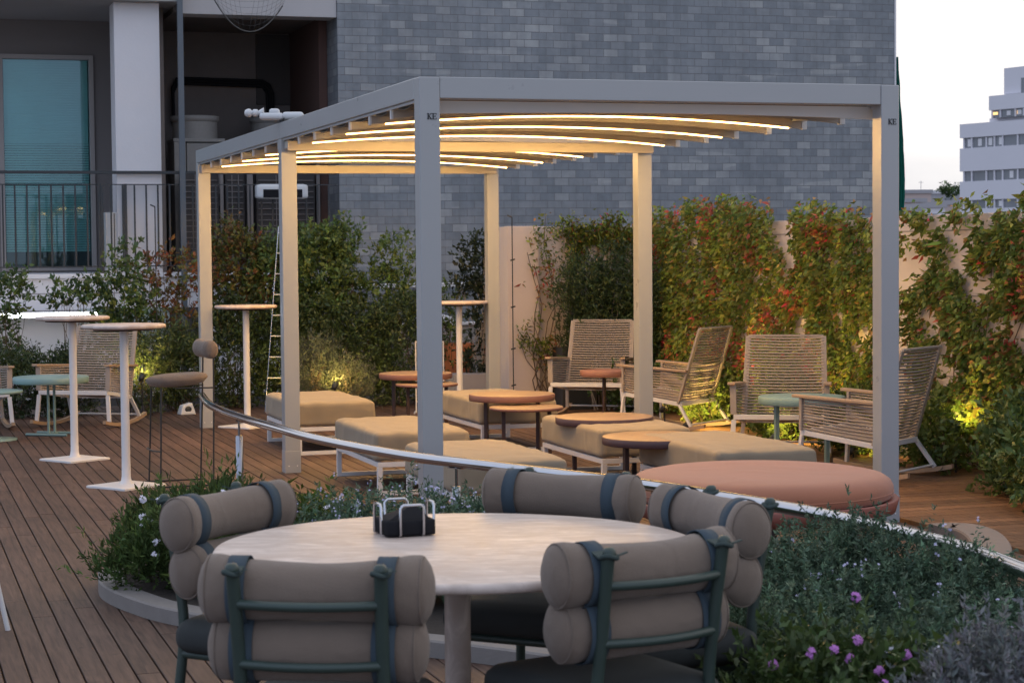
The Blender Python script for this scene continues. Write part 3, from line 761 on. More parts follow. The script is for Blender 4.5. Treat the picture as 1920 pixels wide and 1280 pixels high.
def loop_wall(ring, h, w, hin):
    n = len(ring); vs = []
    ctr = np.mean(ring, 0)
    for i in range(n):
        a, b = ring[i - 1], ring[(i + 1) % n]; t = (b - a) / (np.linalg.norm(b - a) + 1e-9); nn = np.array([-t[1], t[0]])
        p = ring[i]; q = p + nn * w
        e = p + nn * .008; g = q - nn * .008
        vs += [(p[0], p[1], 0), (p[0], p[1], h - .008), (e[0], e[1], h), (g[0], g[1], h), (q[0], q[1], h - .008), (q[0], q[1], hin)]
    fs = []
    for i in range(n):
        j = (i + 1) % n
        for k in range(5): fs.append((6 * i + k, 6 * j + k, 6 * j + k + 1, 6 * i + k + 1))
    return vs, fs
area = sum(ring[i - 1][0] * ring[i][1] - ring[i][0] * ring[i - 1][1] for i in range(len(ring)))
if area < 0: ring = ring[::-1]
mb = MB(); vs, fs = loop_wall(ring, .068, .12, .02); mb.add(vs, fs); mb.build('curb', 'curb_stone', pl)
mb = MB(); mb.add([(p[0], p[1], .055) for p in ring], [tuple(range(len(ring)))]); mb.build('soil', 'soil', pl)

RP = [(379, 742, .555), (396, 760, .545), (448, 781, .535), (519, 802, .53), (600, 824, .52), (760, 854, .52), (960, 878, .52), (1200, 907, .52), (1414, 941, .52), (1567, 969, .515), (1700, 1000, .51), (1826, 1034, .505), (1925, 1071, .50), (2060, 1120, .50)]
rail_pts = spline([at(x, y, z=z) for x, y, z in RP], 6)
hr = empty('handrail', tuple(rail_pts[0][:2]) + (0,), 0, 'curved polished steel handrail running through the planter bed', 'handrail')
o0 = np.array([rail_pts[0][0], rail_pts[0][1], 0])
mb = MB(); mb.tube([p - o0 for p in rail_pts], .0265, 20); mb.build('rail', 'steel', hr)
for px in (448, 845, 1255, 1650):
    k = min(range(len(rail_pts)), key=lambda i: abs(960 + FPX * rail_pts[i][0] / rail_pts[i][1] - px)); p = rail_pts[k] - o0
    mb = MB(); mb.tube([(p[0], p[1], p[2] - .022), (p[0], p[1], p[2] - .13)], .0075, 10); mb.build('stem', 'steel_dark_reflect', hr)
    t = rail_pts[min(k + 1, len(rail_pts) - 1)] - rail_pts[k - 1]; t = t / np.linalg.norm(t)
    mb = MB(); mb.bar(p - t * .05 - np.array([0, 0, .0285]), p + t * .05 - np.array([0, 0, .0285]), .03, .004); mb.build('saddle', 'steel', hr)
    mb = MB(); mb.lathe([(0, 0), (.0175, -.001), (.023, -.006), (.023, -p[2] + .12)], (p[0], p[1], p[2] - .115), 20); mb.build('post', 'steel_dark_reflect', hr)

# low curved wall end on the right
cw = spline([at(x, y, z=.26)[:2] for x, y in [(1756, 985), (1800, 984), (1838, 996), (1858, 1018), (1856, 1048), (1835, 1085), (1800, 1130)]], 8)
mb = MB(); vs = []
for i, p in enumerate(cw):
    t = cw[min(i + 1, len(cw) - 1)] - cw[max(i - 1, 0)]; t /= np.linalg.norm(t); nn = np.array([-t[1], t[0]]); w = .085
    for (k, z) in ((-1, 0), (-1, .252), (-.93, .26), (.93, .26), (1, .252), (1, 0)): q = p + nn * w * k; vs.append((q[0], q[1], z))
fs = []
for i in range(len(cw) - 1):
    for k in range(5): fs.append((6 * i + k, 6 * i + k + 1, 6 * i + 7 + k, 6 * i + 6 + k))
fs += [tuple(range(6))[::-1], tuple(6 * (len(cw) - 1) + k for k in range(6))]
mb.add(vs, fs); tag(mb.build('curved_wall', 'warm_stone'), 'low curved stone wall end on the deck to the right of the handrail', 'wall')

# ------------------------------------------------------------------ dining set
TX, TY = -.157, 5.50
dt = empty('dining_table', (TX, TY, 0), 0, 'large round pale stone dining table with napkin holder on top', 'table')
mb = MB(); a = .668; mb.lathe([(0, .742), (a - .012, .742), (a - .005, .740), (a - .001, .734), (a, .727), (a - .002, .719), (a - .008, .715), (a - .04, .713), (0, .713)], n=96); mb.build('table_top', 'stone_table', dt)
mb = MB(); mb.lathe([(.036, .02), (.036, .712)], n=32); mb.build('column', 'stone_table', dt)
mb = MB(); mb.lathe([(.038, .03), (.1, .022), (.29, .014), (.30, .008), (.30, 0)], n=48); mb.build('base_plate', 'stone_table', dt)

def make_dchair():
    r = empty('dining_chair', (0, 0, 0), 0, '', 'dining chair', 'cushioned dining chairs round the stone table')
    top = Vector((.171, -.062, .845))
    for s in (-1, 1):
        mb = MB(); pts = [(s * .205, -.055, 0), (s * .185, -.015, .25), (s * .170, 0, .46), (s * .167, -.022, .62), (s * .170, -.05, .78), (s * .171, -.062, .838)]
        mb.tube(spline(pts, 4), .0155, 14); mb.lathe([(0, .010), (.010, .009), (.0155, .003), (.0155, -.006)], (s * .171, -.062, .838), 14); mb.build('upright', 'dine_frame', r)
        mb = MB(); mb.tube([(s * .205, .455, 0), (s * .19, .43, .37)], .015, 12); mb.build('front_leg', 'dine_frame', r)
        mb = MB(); mb.tube([(s * .176, -.005, .385), (s * .19, .43, .385)], .013, 10); mb.build('side_rail', 'dine_frame', r)
    mb = MB(); mb.tube([(-.19, .43, .385), (.19, .43, .385)], .013, 10); mb.tube([(-.176, -.005, .385), (.176, -.005, .385)], .012, 10); mb.build('cross_rail', 'dine_frame', r)
    for z, y in ((.752, -.045), (.610, -.022)):
        mb = MB(); mb.tube([(.168 * q, y - .036 * (1 - q * q), z) for q in np.linspace(-1, 1, 15)], .0115, 12); mb.build('back_rung', 'dine_frame', r)
    mb = MB(); mb.cushion((0, .225, .44), (.45, .47, .10), .045, 10, .012, .002); mb.build('seat', 'dark_seat', r)
    def bolster(L, zc, yc, r0, r1, nm):
        n = 40; m = 40; vs = []
        prof = []
        for i in range(n + 1):
            q = -1 + 2 * i / n; prof.append((q, r0 + (r1 - r0) * abs(q) ** 1.8))
        def ring_(x, rr, q):
            for j in range(m):
                t = 2 * math.pi * j / m
                pk = 1 - .055 * math.exp(-((abs(x) - .17) / .022) ** 2)
                w = pk + .045 * mnoise.noise(Vector((x * 4 + zc * 31, math.cos(t) * .9, math.sin(t) * .9))) + .028 * mnoise.noise(Vector((x * 9, math.cos(t) * 1.6, math.sin(t) * 1.6 + zc * 9))) + .010 * mnoise.noise(Vector((x * 38, math.cos(t) * 3.5, math.sin(t) * 3.5 + zc * 5)))
                vs.append((x, yc + math.cos(t) * rr * .80 * w - .035 * (1 - q * q), zc + math.sin(t) * rr * w))
        ends = [(.040, .16), (.037, .42), (.030, .68), (.020, .86), (.008, .97)]
        for dx, k in ends: ring_(-L / 2 - dx, r1 * k, -1)
        for q, rr in prof[1:-1]: ring_(q * L / 2, rr, q)
        for dx, k in ends[::-1]: ring_(L / 2 + dx, r1 * k, 1)
        R_n = len(vs) // m; fs = []
        for i in range(R_n - 1):
            for j in range(m): fs.append((i * m + j, i * m + (j + 1) % m, (i + 1) * m + (j + 1) % m, (i + 1) * m + j))
        fs += [tuple(range(m))[::-1], tuple((R_n - 1) * m + j for j in range(m))]
        mb = MB(); mb.add(vs, fs, True); b = mb.build(nm, 'dine_cushion', r)
        for s in (-1, 1):
            mb = MB(); mb.tube([(s * (L / 2 + .013), yc + math.cos(t) * r1 * .80 * .945, zc + math.sin(t) * r1 * .945) for t in np.linspace(0, 2 * math.pi, 31)], .0028, 5, False)
            mb.build('piping', 'dine_cushion', b)
        return b
    def strap(x, zc, yc, rr, w, par, full=True):
        q = abs(x) / .24; mb = MB(); vs = []; m = 32
        for j in range(m):
            t = 2 * math.pi * j / m
            for k in (-1, 1):
                vs.append((x + k * w / 2, yc + math.cos(t) * (rr * .80 + .0035) - .035 * (1 - q * q), zc + math.sin(t) * (rr + .0035)))
        fs = [(2 * j, 2 * j + 1, (2 * j + 3) % (2 * m), (2 * j + 2) % (2 * m)) for j in range(m)]
        mb.add(vs, fs, True); o = mb.build('strap', 'navy_strap', par)
        so = o.modifiers.new('thick', 'SOLIDIFY'); so.thickness = .002
    b1 = bolster(.475, .772, .045, .065, .082, 'back_cushion')
    for s in (-1, 1): strap(s * .174, .772, .045, 0.065 + .017 * (.174 / .2375) ** 1.8, .045, b1)
    b2 = bolster(.44, .634, .062, .071, .080, 'back_cushion')
    for s in (-1, 1): strap(s * .166, .634, .062, .071 + .009 * (.166 / .22) ** 1.8, .055, b2)
    for s in (-1, 1):      # loop over the top of the upright with a loose flap
        mb = MB(); a = Vector((s * .171, -.062, .826))
        mb.tube([a + Vector((.0195 * math.cos(t), .0195 * math.sin(t), .004 * math.sin(t * 2))) for t in np.linspace(0, 2 * math.pi, 13)], .006, 6, False)
        mb.bar(a + Vector((s * .004, .012, -.004)), Vector((s * .168, .028, .842)), .036, .004)
        mb.bar(a + Vector((s * .0, .012, -.01)), Vector((s * .178, .035, .79)), .03, .003, (1, 0, 0))
        mb.bar(a + Vector((.012, -.012, .002)), a + Vector((.038, -.020, .010)), .012, .003)
        mb.build('tie', 'navy_strap' if False else 'dine_tie', r)
    mb = MB(); mb.box((.2745, .035, .775), (.003, .010, .028)); mb.build('tag', 'tag_label', b1)
    return r
mat('dine_tie', (.035, .055, .052), .8, var=.15, scale=40, bump=.2, bscale=500)
dc = make_dchair()
DCS = [(-.47, 4.50, .12, .99, 'cushioned dining chair with its back to the camera at the lower left'), (.37, 4.80, -.53, .85, 'cushioned dining chair with its back to the camera at the lower right'),
       (.655, 5.78, -.93, -.40, 'cushioned dining chair at the right edge of the stone table against the dark green shrub'), (.205, 6.40, -.46, -.89, 'cushioned dining chair behind the stone table in front of the pink pouf'), (-.935, 5.99, .87, -.49, 'cushioned dining chair at the left edge of the stone table beside the flowering shrub')]
for i, (x, y, dx, dy, lb) in enumerate(DCS):
    L = math.hypot(dx, dy); loc = (x + .062 * dx / L, y + .062 * dy / L, 0); rz = face_rz(dx, dy)
    if i == 0: dc.location = loc; dc.rotation_euler = (0, 0, rz); dc['label'] = lb
    else: dup(dc, loc, rz, lb)

# napkin holder
cx, cy, _ = at(758, 1000, z=.742)
nh = empty('napkin_holder', (cx, cy, .743), .35, 'black napkin holder with four chrome wire hoops on the stone table', 'napkin holder')
mb = MB(); h = .046; s = .068
vs = [(-s, -s, 0), (s, -s, 0), (s, s, 0), (-s, s, 0), (-s, -s, h), (s, -s, h), (s, s, h), (-s, s, h)]
mb.cushion((0, 0, .024), (.145, .145, .046), .006, 4); mb.build('tray', 'black_plastic', nh, 0)
mb = MB(); mb.add([(-.06, -.055, .047), (.06, -.058, .047), (.058, .05, .047), (-.055, .055, .047), (-.02, -.02, .066), (.025, -.01, .086), (.03, .02, .082), (-.02, .03, .062)], [(0, 1, 5, 4), (1, 2, 6, 5), (2, 3, 7, 6), (3, 0, 4, 7), (4, 5, 6, 7)]); mb.build('napkin_stack', 'black_plastic', nh)
for k in range(4):
    a0 = k * math.pi / 2; M3 = Matrix.Rotation(a0, 3, 'Z'); w = .034
    pth = [(-w, -.066, .003), (-w, -.0785, .006), (-w, -.0785, .082), (-w + .008, -.0785, .09), (w - .008, -.0785, .09), (w, -.0785, .082), (w, -.0785, .006), (w, -.066, .003)]
    mb = MB(); mb.tube([M3 @ Vector(p) for p in pth], .0042, 8); mb.build('wire_hoop', 'white_steel' if False else 'steel', nh)

# white chair that only pokes a leg into the picture at the lower left
wc = empty('garden_chair', (-2.405, 8.05, 0), -.2, 'white metal chair showing one tubular leg at the lower left edge', 'chair')
for sx in (-1, 1):
    for sy in (-1, 1):
        mb = MB(); mb.tube(spline([(sx * .27, sy * .24, 0), (sx * .235, sy * .22, .2), (sx * .20, sy * .19, .43)], 4), .011, 8); mb.build('leg', 'white_steel', wc)
mb = MB(); mb.cushion((0, 0, .445), (.44, .44, .03), .012, 6); mb.build('seat', 'white_steel', wc)
mb = MB(); mb.tube(spline([(-.2, -.2, .43), (-.2, -.24, .7), (-.12, -.26, .82), (.12, -.26, .82), (.2, -.24, .7), (.2, -.2, .43)], 5), .011, 8); mb.build('backrest', 'white_steel', wc)

# ------------------------------------------------------------------ buildings behind (local x along the facade, y into it)
def U(px, v=0., py=300): return fac(px, py, v)[0]
def Z(py, v=0., px=300): return fac(px, py, v)[1]
ab = empty('apartment_building', (FO[0], FO[1], 0), YAW, 'pale apartment building with a recessed balcony and a teal blind behind its window', 'building')
uL = -7.5; ZF = Z(513, 0, 150); ZS = 4.30
mb = MB(); mb.lim(uL, -.001, .03, .30, -1.1, ZF - .05); mb.lim(uL, -.005, -.02, 2.6, ZF - .049, ZF); mb.build('base_wall', 'plaster_white', ab, .004)
mb = MB()
for py in (550, 582): mb.lim(uL, -.01, .022, .029, Z(py, 0, 100) - .006, Z(py, 0, 100)); 
mb.build('wall_seam', 'wall_taupe', ab)
u0 = U(225, 0, 600); u1 = U(352, 0, 600); mb = MB(); mb.lim(U(150, 0, 600), U(318, 0, 600), .0, .028, Z(641, 0, 270), Z(577, 0, 270)); mb.build('frosted_panel', 'frosted_panel', ab)
mb = MB(); mb.lim(U(319, 0, 600), U(375, 0, 600), .005, .028, Z(641, 0, 270), Z(577, 0, 270)); mb.build('dark_opening', 'recess_door', ab)
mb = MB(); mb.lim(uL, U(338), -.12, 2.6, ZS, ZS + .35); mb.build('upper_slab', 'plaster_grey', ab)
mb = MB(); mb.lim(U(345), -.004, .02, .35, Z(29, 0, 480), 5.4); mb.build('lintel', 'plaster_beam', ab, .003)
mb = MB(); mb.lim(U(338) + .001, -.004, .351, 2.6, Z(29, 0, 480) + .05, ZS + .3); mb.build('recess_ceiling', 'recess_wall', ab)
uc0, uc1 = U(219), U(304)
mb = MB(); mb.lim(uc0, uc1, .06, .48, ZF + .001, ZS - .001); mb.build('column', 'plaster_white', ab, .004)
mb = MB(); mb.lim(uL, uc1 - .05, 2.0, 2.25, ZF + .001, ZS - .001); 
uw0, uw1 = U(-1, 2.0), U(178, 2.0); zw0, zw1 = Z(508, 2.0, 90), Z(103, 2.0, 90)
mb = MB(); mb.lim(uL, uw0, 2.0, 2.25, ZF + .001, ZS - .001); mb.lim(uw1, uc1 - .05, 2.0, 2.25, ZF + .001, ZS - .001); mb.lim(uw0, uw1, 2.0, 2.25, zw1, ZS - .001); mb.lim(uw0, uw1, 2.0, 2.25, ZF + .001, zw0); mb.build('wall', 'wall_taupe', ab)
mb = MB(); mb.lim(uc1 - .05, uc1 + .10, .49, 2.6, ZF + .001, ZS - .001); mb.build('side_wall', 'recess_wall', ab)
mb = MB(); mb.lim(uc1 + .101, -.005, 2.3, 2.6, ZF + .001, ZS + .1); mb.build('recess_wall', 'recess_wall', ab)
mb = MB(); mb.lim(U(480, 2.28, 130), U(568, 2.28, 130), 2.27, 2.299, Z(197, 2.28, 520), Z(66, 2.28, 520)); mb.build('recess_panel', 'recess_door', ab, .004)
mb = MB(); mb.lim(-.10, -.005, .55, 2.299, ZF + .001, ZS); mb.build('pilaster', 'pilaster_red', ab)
fw = .055
mb = MB(); mb.lim(uw0, uw0 + fw, 1.97, 2.08, zw0, zw1); mb.lim(uw1 - fw, uw1, 1.97, 2.08, zw0, zw1); mb.lim(uw0 + fw, uw1 - fw, 1.97, 2.08, zw1 - fw, zw1); mb.lim(uw0 + fw, uw1 - fw, 1.97, 2.08, zw0, zw0 + .035); mb.lim(uw0 + fw, uw1 - fw, 2.0, 2.06, zw0 + .036, zw0 + .05)
win = mb.build('window', 'window_frame', ab, .004)
mb = MB(); mb.lim(uw0 + fw, uw1 - fw, 2.02, 2.026, zw0 + .05, zw1 - fw); mb.build('pane', 'teal_pane', win)
mb = MB(); n = 78; zt = zw1 - fw - .01; zb2 = zw0 + .24
for i in range(n):
    z = zt - (zt - zb2) * i / (n - 1); tl = .7 if i < 34 else .95
    mb.bar((uw0 + fw + .01, 2.09, z), (uw1 - fw - .01, 2.09, z), .004, .0285 if i < 34 else .023, (0, -.35, 1))
mb.build('blind', 'blind', win)
mb = MB(); mb.lim(uw0 - .02, uw1 + .02, 2.10, 2.12, zw0 - .02, zw1 + .02); mb.build('room_back', 'recess_door', win)
# balcony railing
rl = empty('balcony_railing', (FO[0], FO[1], 0), YAW, 'dark metal balcony railing with thin balusters along the apartment building', 'railing')
zt = Z(323, 0, 150)
mb = MB(); mb.lim(uL, -.03, -.01, .03, zt - .018, zt + .016); mb.build('top_rail', 'dark_rail', rl, .003)
mb = MB(); z2 = Z(346, 0, 150); z3 = Z(500, 0, 150); mb.lim(uL, -.03, .004, .016, z2 - .006, z2 + .006); mb.build('upper_rail', 'dark_rail', rl)
mb = MB(); mb.lim(uL, -.03, .004, .016, z3 - .007, z3 + .007); mb.build('lower_rail', 'dark_rail', rl)
u = U(-40, 0, 420)
while u < -.06:
    mb = MB(); mb.lim(u - .009, u + .009, .002, .018, z3 + .008, z2 - .007); mb.build('baluster', 'dark_rail', rl); u += .128
for px in (192, 236):
    u = U(px, 0, 420); mb = MB(); mb.lim(u - .016, u + .016, -.005, .027, ZF, z2 + .008); mb.build('newel', 'dark_rail', rl)
bx = empty('cabinet', (FO[0], FO[1], 0), YAW, 'pale blue grey upright box behind the balcony railing by the white column', 'cabinet')
mb = MB(); mb.lim(U(198, .1, 440), U(227, .1, 440), .09, .45, ZF + .001, Z(398, .1, 210)); b_ = mb.build('body', 'white_plastic', bx, .004)
mb = MB(); mb.lim(U(198, .1, 440) + .09, U(198, .1, 440) + .1, .084, .0895, ZF + .01, Z(400, .1, 210)); mb.build('seam', 'dark_rail', bx)
# dark pole in front of the balcony
u = U(341, -.15, 260); mb = MB(); mb.lim(u - .029, u + .029, -.18, -.12, -1.0, 5.5); mb.build('pole_shaft', 'pole_paint')
pole = bpy.data.objects['pole_shaft']; pole.name = 'pole'; pole.location = (FO[0], FO[1], 0); pole.rotation_euler = (0, 0, YAW)
tag(pole, 'tall blue grey square metal pole rising in front of the balcony recess', 'pole')
# rooftop fan drums
def drum(px, pytop, pybot, wpx, v, lb, body):
    (u_, zt_), (_, zb_) = fac(px, pytop, v), fac(px, pybot, v); a = (U(px + wpx / 2, v, pytop) - U(px - wpx / 2, v, pytop)) / 2
    p = FO + AX * u_ + AY * v; r = empty('fan_drum', (p[0], p[1], ZF + .001), YAW, lb, 'ventilation unit', 'rooftop ventilation units'); z0 = ZF + .001
    mb = MB(); mb.lathe([(a * .97, zb_ - z0), (a * .97, zt_ - z0 - .07)], n=32); mb.build('drum', 'galvanised', r)
    mb = MB(); mb.lathe([(a * .97, zt_ - z0 - .07), (a * 1.06, zt_ - z0 - .05), (a * 1.06, zt_ - z0), (a * .98, zt_ - z0), (a * .9, zt_ - z0 - .04), (0, zt_ - z0 - .05)], n=32); mb.build('rim', 'galvanised', r)
    mb = MB(); mb.lim(-a * 1.08, a * body, -a, a, zb_ - z0 - .04, zb_ - z0); mb.lim(-a * 1.05, -a * .55, -a * .98, a * .9, .0, zb_ - z0 - .041); mb.lim(-a * .5, a * body * .95, -a * .9, a * .9, .05, zb_ - z0 - .05); mb.build('housing', 'galvanised', r, .004)
    mb = MB()
    for i in range(6): mb.lim(-a * .45, a * body * .9, -a * .93, -a * .905, .12 + i * .14, .2 + i * .14)
    mb.build('vent_grille', 'recess_door', r)
drum(365, 219, 262, 86, 1.3, 'round galvanised fan drum on a mesh housing left of the pole', 1.15)
drum(508, 222, 330, 76, 1.7, 'dark round fan drum behind the white floodlight', .9)
# pipes on the recess wall
pp = empty('pipe_bundle', (FO[0], FO[1], 0), YAW, 'three black insulated pipes bending down across the dark recess wall', 'pipes')
for k in range(3):
    v = 2.2 + .02 * k; pts = [fac(x, y + k * 5, v) for x, y in [(326, 225), (324, 165), (332, 148), (345, 147), (430, 150), (492, 152)]]
    pts += [fac(505 - k * 5, 160 + k * 3, v), fac(511 - k * 5, 175, v), fac(513 - k * 5, 235, v)]
    mb = MB(); mb.tube([Vector((a, v, b)) for a, b in pts], .019, 8); mb.build('pipe', 'black_plastic', pp)
# heater in front of the railing
(uh0, zh1), (uh1, zh0) = fac(481, 345, -.3), fac(578, 373, -.3)
he = empty('patio_heater', (FO[0], FO[1], 0), YAW, 'white infrared heater with black face hung on the balcony railing', 'heater')
mb = MB(); mb.cushion(((uh0 + uh1) / 2, -.24, (zh0 + zh1) / 2), (uh1 - uh0, .16, zh1 - zh0), .035, 8); mb.build('casing', 'white_plastic', he)
mb = MB(); mb.lim(uh0 + .07, uh1 - .07, -.327, -.318, zh0 + .015, zh1 - .06); mb.build('face', 'black_plastic', he, .003)
mb = MB(); mb.bar(((uh0 + uh1) / 2, -.17, (zh0 + zh1) / 2), ((uh0 + uh1) / 2, 0.0, z2), .03, .03); mb.build('bracket', 'dark_rail', he)
# wall bracket and railing mesh screens in the recess
sc_ = empty('service_rack', (FO[0], FO[1], 0), YAW, 'grey steel rack with dark louvre cabinets standing in the balcony recess', 'rack')
for px in (417, 470, 598):
    u = U(px, .5, 420); mb = MB(); mb.lim(u - (.032 if px == 470 else .018), u + (.032 if px == 470 else .018), .5, .54, ZF + .001, ZF + 1.25); mb.build('upright', 'wall_taupe', sc_)
for a, b in ((345, 412), (424, 460), (482, 592)):
    mb = MB(); ua, ub = U(a, .56, 420), U(b, .56, 420); mb.lim(ua, ub, .58, .9, ZF + .01, ZF + 1.12); cb = mb.build('cabinet', 'recess_door', sc_, .004)
    mb = MB()
    for i in range(16): mb.lim(ua + .02, ub - .02, .562, .579, ZF + .06 + i * .065, ZF + .068 + i * .065)
    for i in range(1, 3): uu = ua + (ub - ua) * i / 3; mb.lim(uu - .004, uu + .004, .556, .5615, ZF + .03, ZF + 1.1)
    mb.build('louvre', 'wall_taupe', cb)
# hanging net
hn = empty('hanging_net', (FO[0], FO[1], 0), YAW, 'loose cord net sagging from above the lintel', 'net')
mb = MB(); NN = 15
def netp(i, j):
    s = i / NN; px = 395 + 135 * s; sag = 60 * (1 - (2 * s - 1.1) ** 2) if s < 1.05 else 0
    t = j / 8; y = -30 + (max(sag, -20) + 30) * t; a, b = fac(px + 15 * (1 - t) * (1 if s > .5 else -1), y, -.25 + .1 * t); return Vector((a, -.25 + .1 * t, b))
for i in range(NN + 1): mb.tube([netp(i, j) for j in range(9)], .0012, 4, False)
for j in range(1, 9): mb.tube([netp(i, j) for i in range(NN + 1)], .0012 if j < 8 else .007, 4, False)
mb.build('cords', 'net_cord', hn)
# white tube lamp on the base wall
tl = empty('tube_lamp', (FO[0], FO[1], 0), YAW, 'glowing white tube lamp on the low white wall behind the left bar tables', 'lamp')
(ua, za), (ub, zb_) = fac(-20, 593, -.35), fac(190, 589, -.35)
mb = MB(); mb.tube([(ua, -.35, za), (ub, -.35, zb_)], .025, 12); mb.build('diffuser', 'tube_white', tl)
mb = MB(); mb.lim(ua, ub, -.325, .03, za - .015, za + .03); mb.build('housing', 'white_plastic', tl)
# brick building
bk = empty('brick_building', (FO[0], FO[1], 0), YAW, 'tall windowless building clad in blue grey bricks behind the pergola', 'building')
uR = U(1677, 0, 200)
mb = MB(); mb.lim(0, uR, 0, 6, -1.1, 8.5); mb.build('wall', 'slate_brick', bk)
mb = MB(); mb.lim(uR, uR + .02, -.01, .05, -1.1, 8.5); mb.build('corner_trim', 'plaster_white', bk)
for px, py in ((1522, 12), (795, 47), (868, 8), (1100, 330)):
    a, b = fac(px, py); mb = MB(); mb.lathe([(0, -.03), (.012, -.03), (.012, 0)], (a, 0, b), 8, Matrix.Rotation(math.radians(90), 3, 'X')); mb.build('anchor', 'black_paint', bk)
pz = Z(536, -.3, 780)
wp = empty('white_pipes', (FO[0], FO[1], 0), YAW, 'pair of white horizontal pipes low along the brick building', 'pipes')
for k in (0, 1):
    mb = MB(); mb.tube([(U(636, -.3, 540), -.3 + .1 * k, pz + .028 * (1 - k) - .01), (U(975, -.3, 540), -.3 + .1 * k, pz + .028 * (1 - k) - .01)], .013, 8); mb.build('pipe', 'white_steel', wp)
mb = MB()
for k in range(7): mb.lim(.25 + k * .3, .27 + k * .3, -.3, 0, pz - .06, pz - .025)
mb.build('bracket', 'wall_taupe', wp)
lw_ = empty('parapet', (FO[0], FO[1], 0), YAW, 'low grey concrete parapet in front of the brick building behind the hedge', 'wall')
zt1 = Z(610, -1.2, 780); mb = MB(); mb.lim(U(560, -1.2, 600), U(955, -1.2, 600), -1.35, -1.2, -.2, zt1); mb.build('wall', 'plaster_grey', lw_, .004)
mb = MB(); mb.lim(U(560, -1.2, 600), U(955, -1.2, 600), -1.38, -1.17, zt1 + .001, zt1 + .03); mb.build('coping', 'plaster_white', lw_, .004)
dd = empty('duct_elbow', (FO[0], FO[1], 0), YAW, 'white bent air duct rising behind the parapet near the bar table', 'duct')
p0 = fac(850, 625, -.7); mb = MB(); mb.tube([Vector((p0[0] + x, -.7, p0[1] + z)) for x, z in [(-.30, -.5), (-.30, .03), (-.26, .12), (-.17, .16), (-.06, .13), (0, .04), (.02, -.5)]], .075, 14); mb.build('duct', 'white_plastic', dd)
# scaffold netting at the corner of the brick building
gn = empty('scaffold_net', (FO[0], FO[1], 0), YAW, 'teal green scaffold netting hanging down the right corner of the brick building', 'net')
mb = MB(); vs = []; nz = 60; nx = 24
for i in range(nz + 1):
    py = 108 + 300 * i / nz; _, z = fac(1685, py, .3)
    wpx = 2.5 + 12.5 * min(1, max(0, (py - 108) / 230)) ** .8 + 1.5 * math.sin(py * .021 + 1) + .5 * mnoise.noise(Vector((py * .05, 3, 1)))
    for j in range(nx + 1):
        s = j / nx; uu = U(1678, .3, py) + (U(1678 + wpx, .3, py) - U(1678, .3, py)) * s
        vs.append((uu, .3 + .05 * math.sin(s * 22 + .6 * math.sin(py * .012)) + .03 * math.sin(s * 43 + py * .008) + .02 * mnoise.noise(Vector((s * 3, py * .03, 0))), z))
fs = [(i * (nx + 1) + j, i * (nx + 1) + j + 1, (i + 1) * (nx + 1) + j + 1, (i + 1) * (nx + 1) + j) for i in range(nz) for j in range(nx)]
mb.add(vs, fs, True); o = mb.build('sheet', 'net_green', gn); so = o.modifiers.new('thick', 'SOLIDIFY'); so.thickness = .01

# ------------------------------------------------------------------ beige garden wall
WZ = 1.776; CW = np.array([1.35, 20.0]); WD = np.array([math.sin(YAW), -math.cos(YAW)]); WN = -AX
gw = empty('garden_wall', (CW[0], CW[1], 0), YAW, 'beige rendered garden wall covered with climbing plants', 'wall')
# local: +x = AX, +y = AY ; side wall runs along -y, back wall along -x
mb = MB(); mb.lim(0, .2, -14, .2, -.3, WZ); mb.lim(-1.49, -.001, 0, .2, -.3, WZ); mb.build('wall', 'beige_wall', gw, .006)
mb = MB(); mb.lim(-1.49, -1.17, -.12, -.001, -.3, WZ + .004); mb.build('pillar', 'beige_wall', gw, .006)
mb = MB()
for z in (WZ - .115, 1.2, .62): mb.lim(-.0018, -.0002, -14, -.02, z - .004, z + .004)
mb.build('joint', 'wall_taupe', gw)
def sw(px, py):      # (s, z) on the side wall
    d = _fw + CR * (px - 960) / FPX - CU * (py - 640) / FPX
    t = (CW @ AX) / (d[:2] @ AX); p = np.array([0, 0, H]) + d * t
    return float((p[:2] - CW) @ WD), float(p[2])
def bw(px, py):      # (s, z) on the back wall, s to the right
    d = _fw + CR * (px - 960) / FPX - CU * (py - 640) / FPX
    t = (CW @ AY) / (d[:2] @ AY); p = np.array([0, 0, H]) + d * t
    return float((p[:2] - CW) @ AX), float(p[2])
def inpoly(P, poly):
    x, y = P[:, 0], P[:, 1]; r = np.zeros(len(P), bool); n = len(poly); j = n - 1
    for i in range(n):
        xi, yi = poly[i]; xj, yj = poly[j]
        c = ((yi > y) != (yj > y)) & (x < (xj - xi) * (y - yi) / (yj - yi + 1e-12) + xi); r ^= c; j = i
    return r
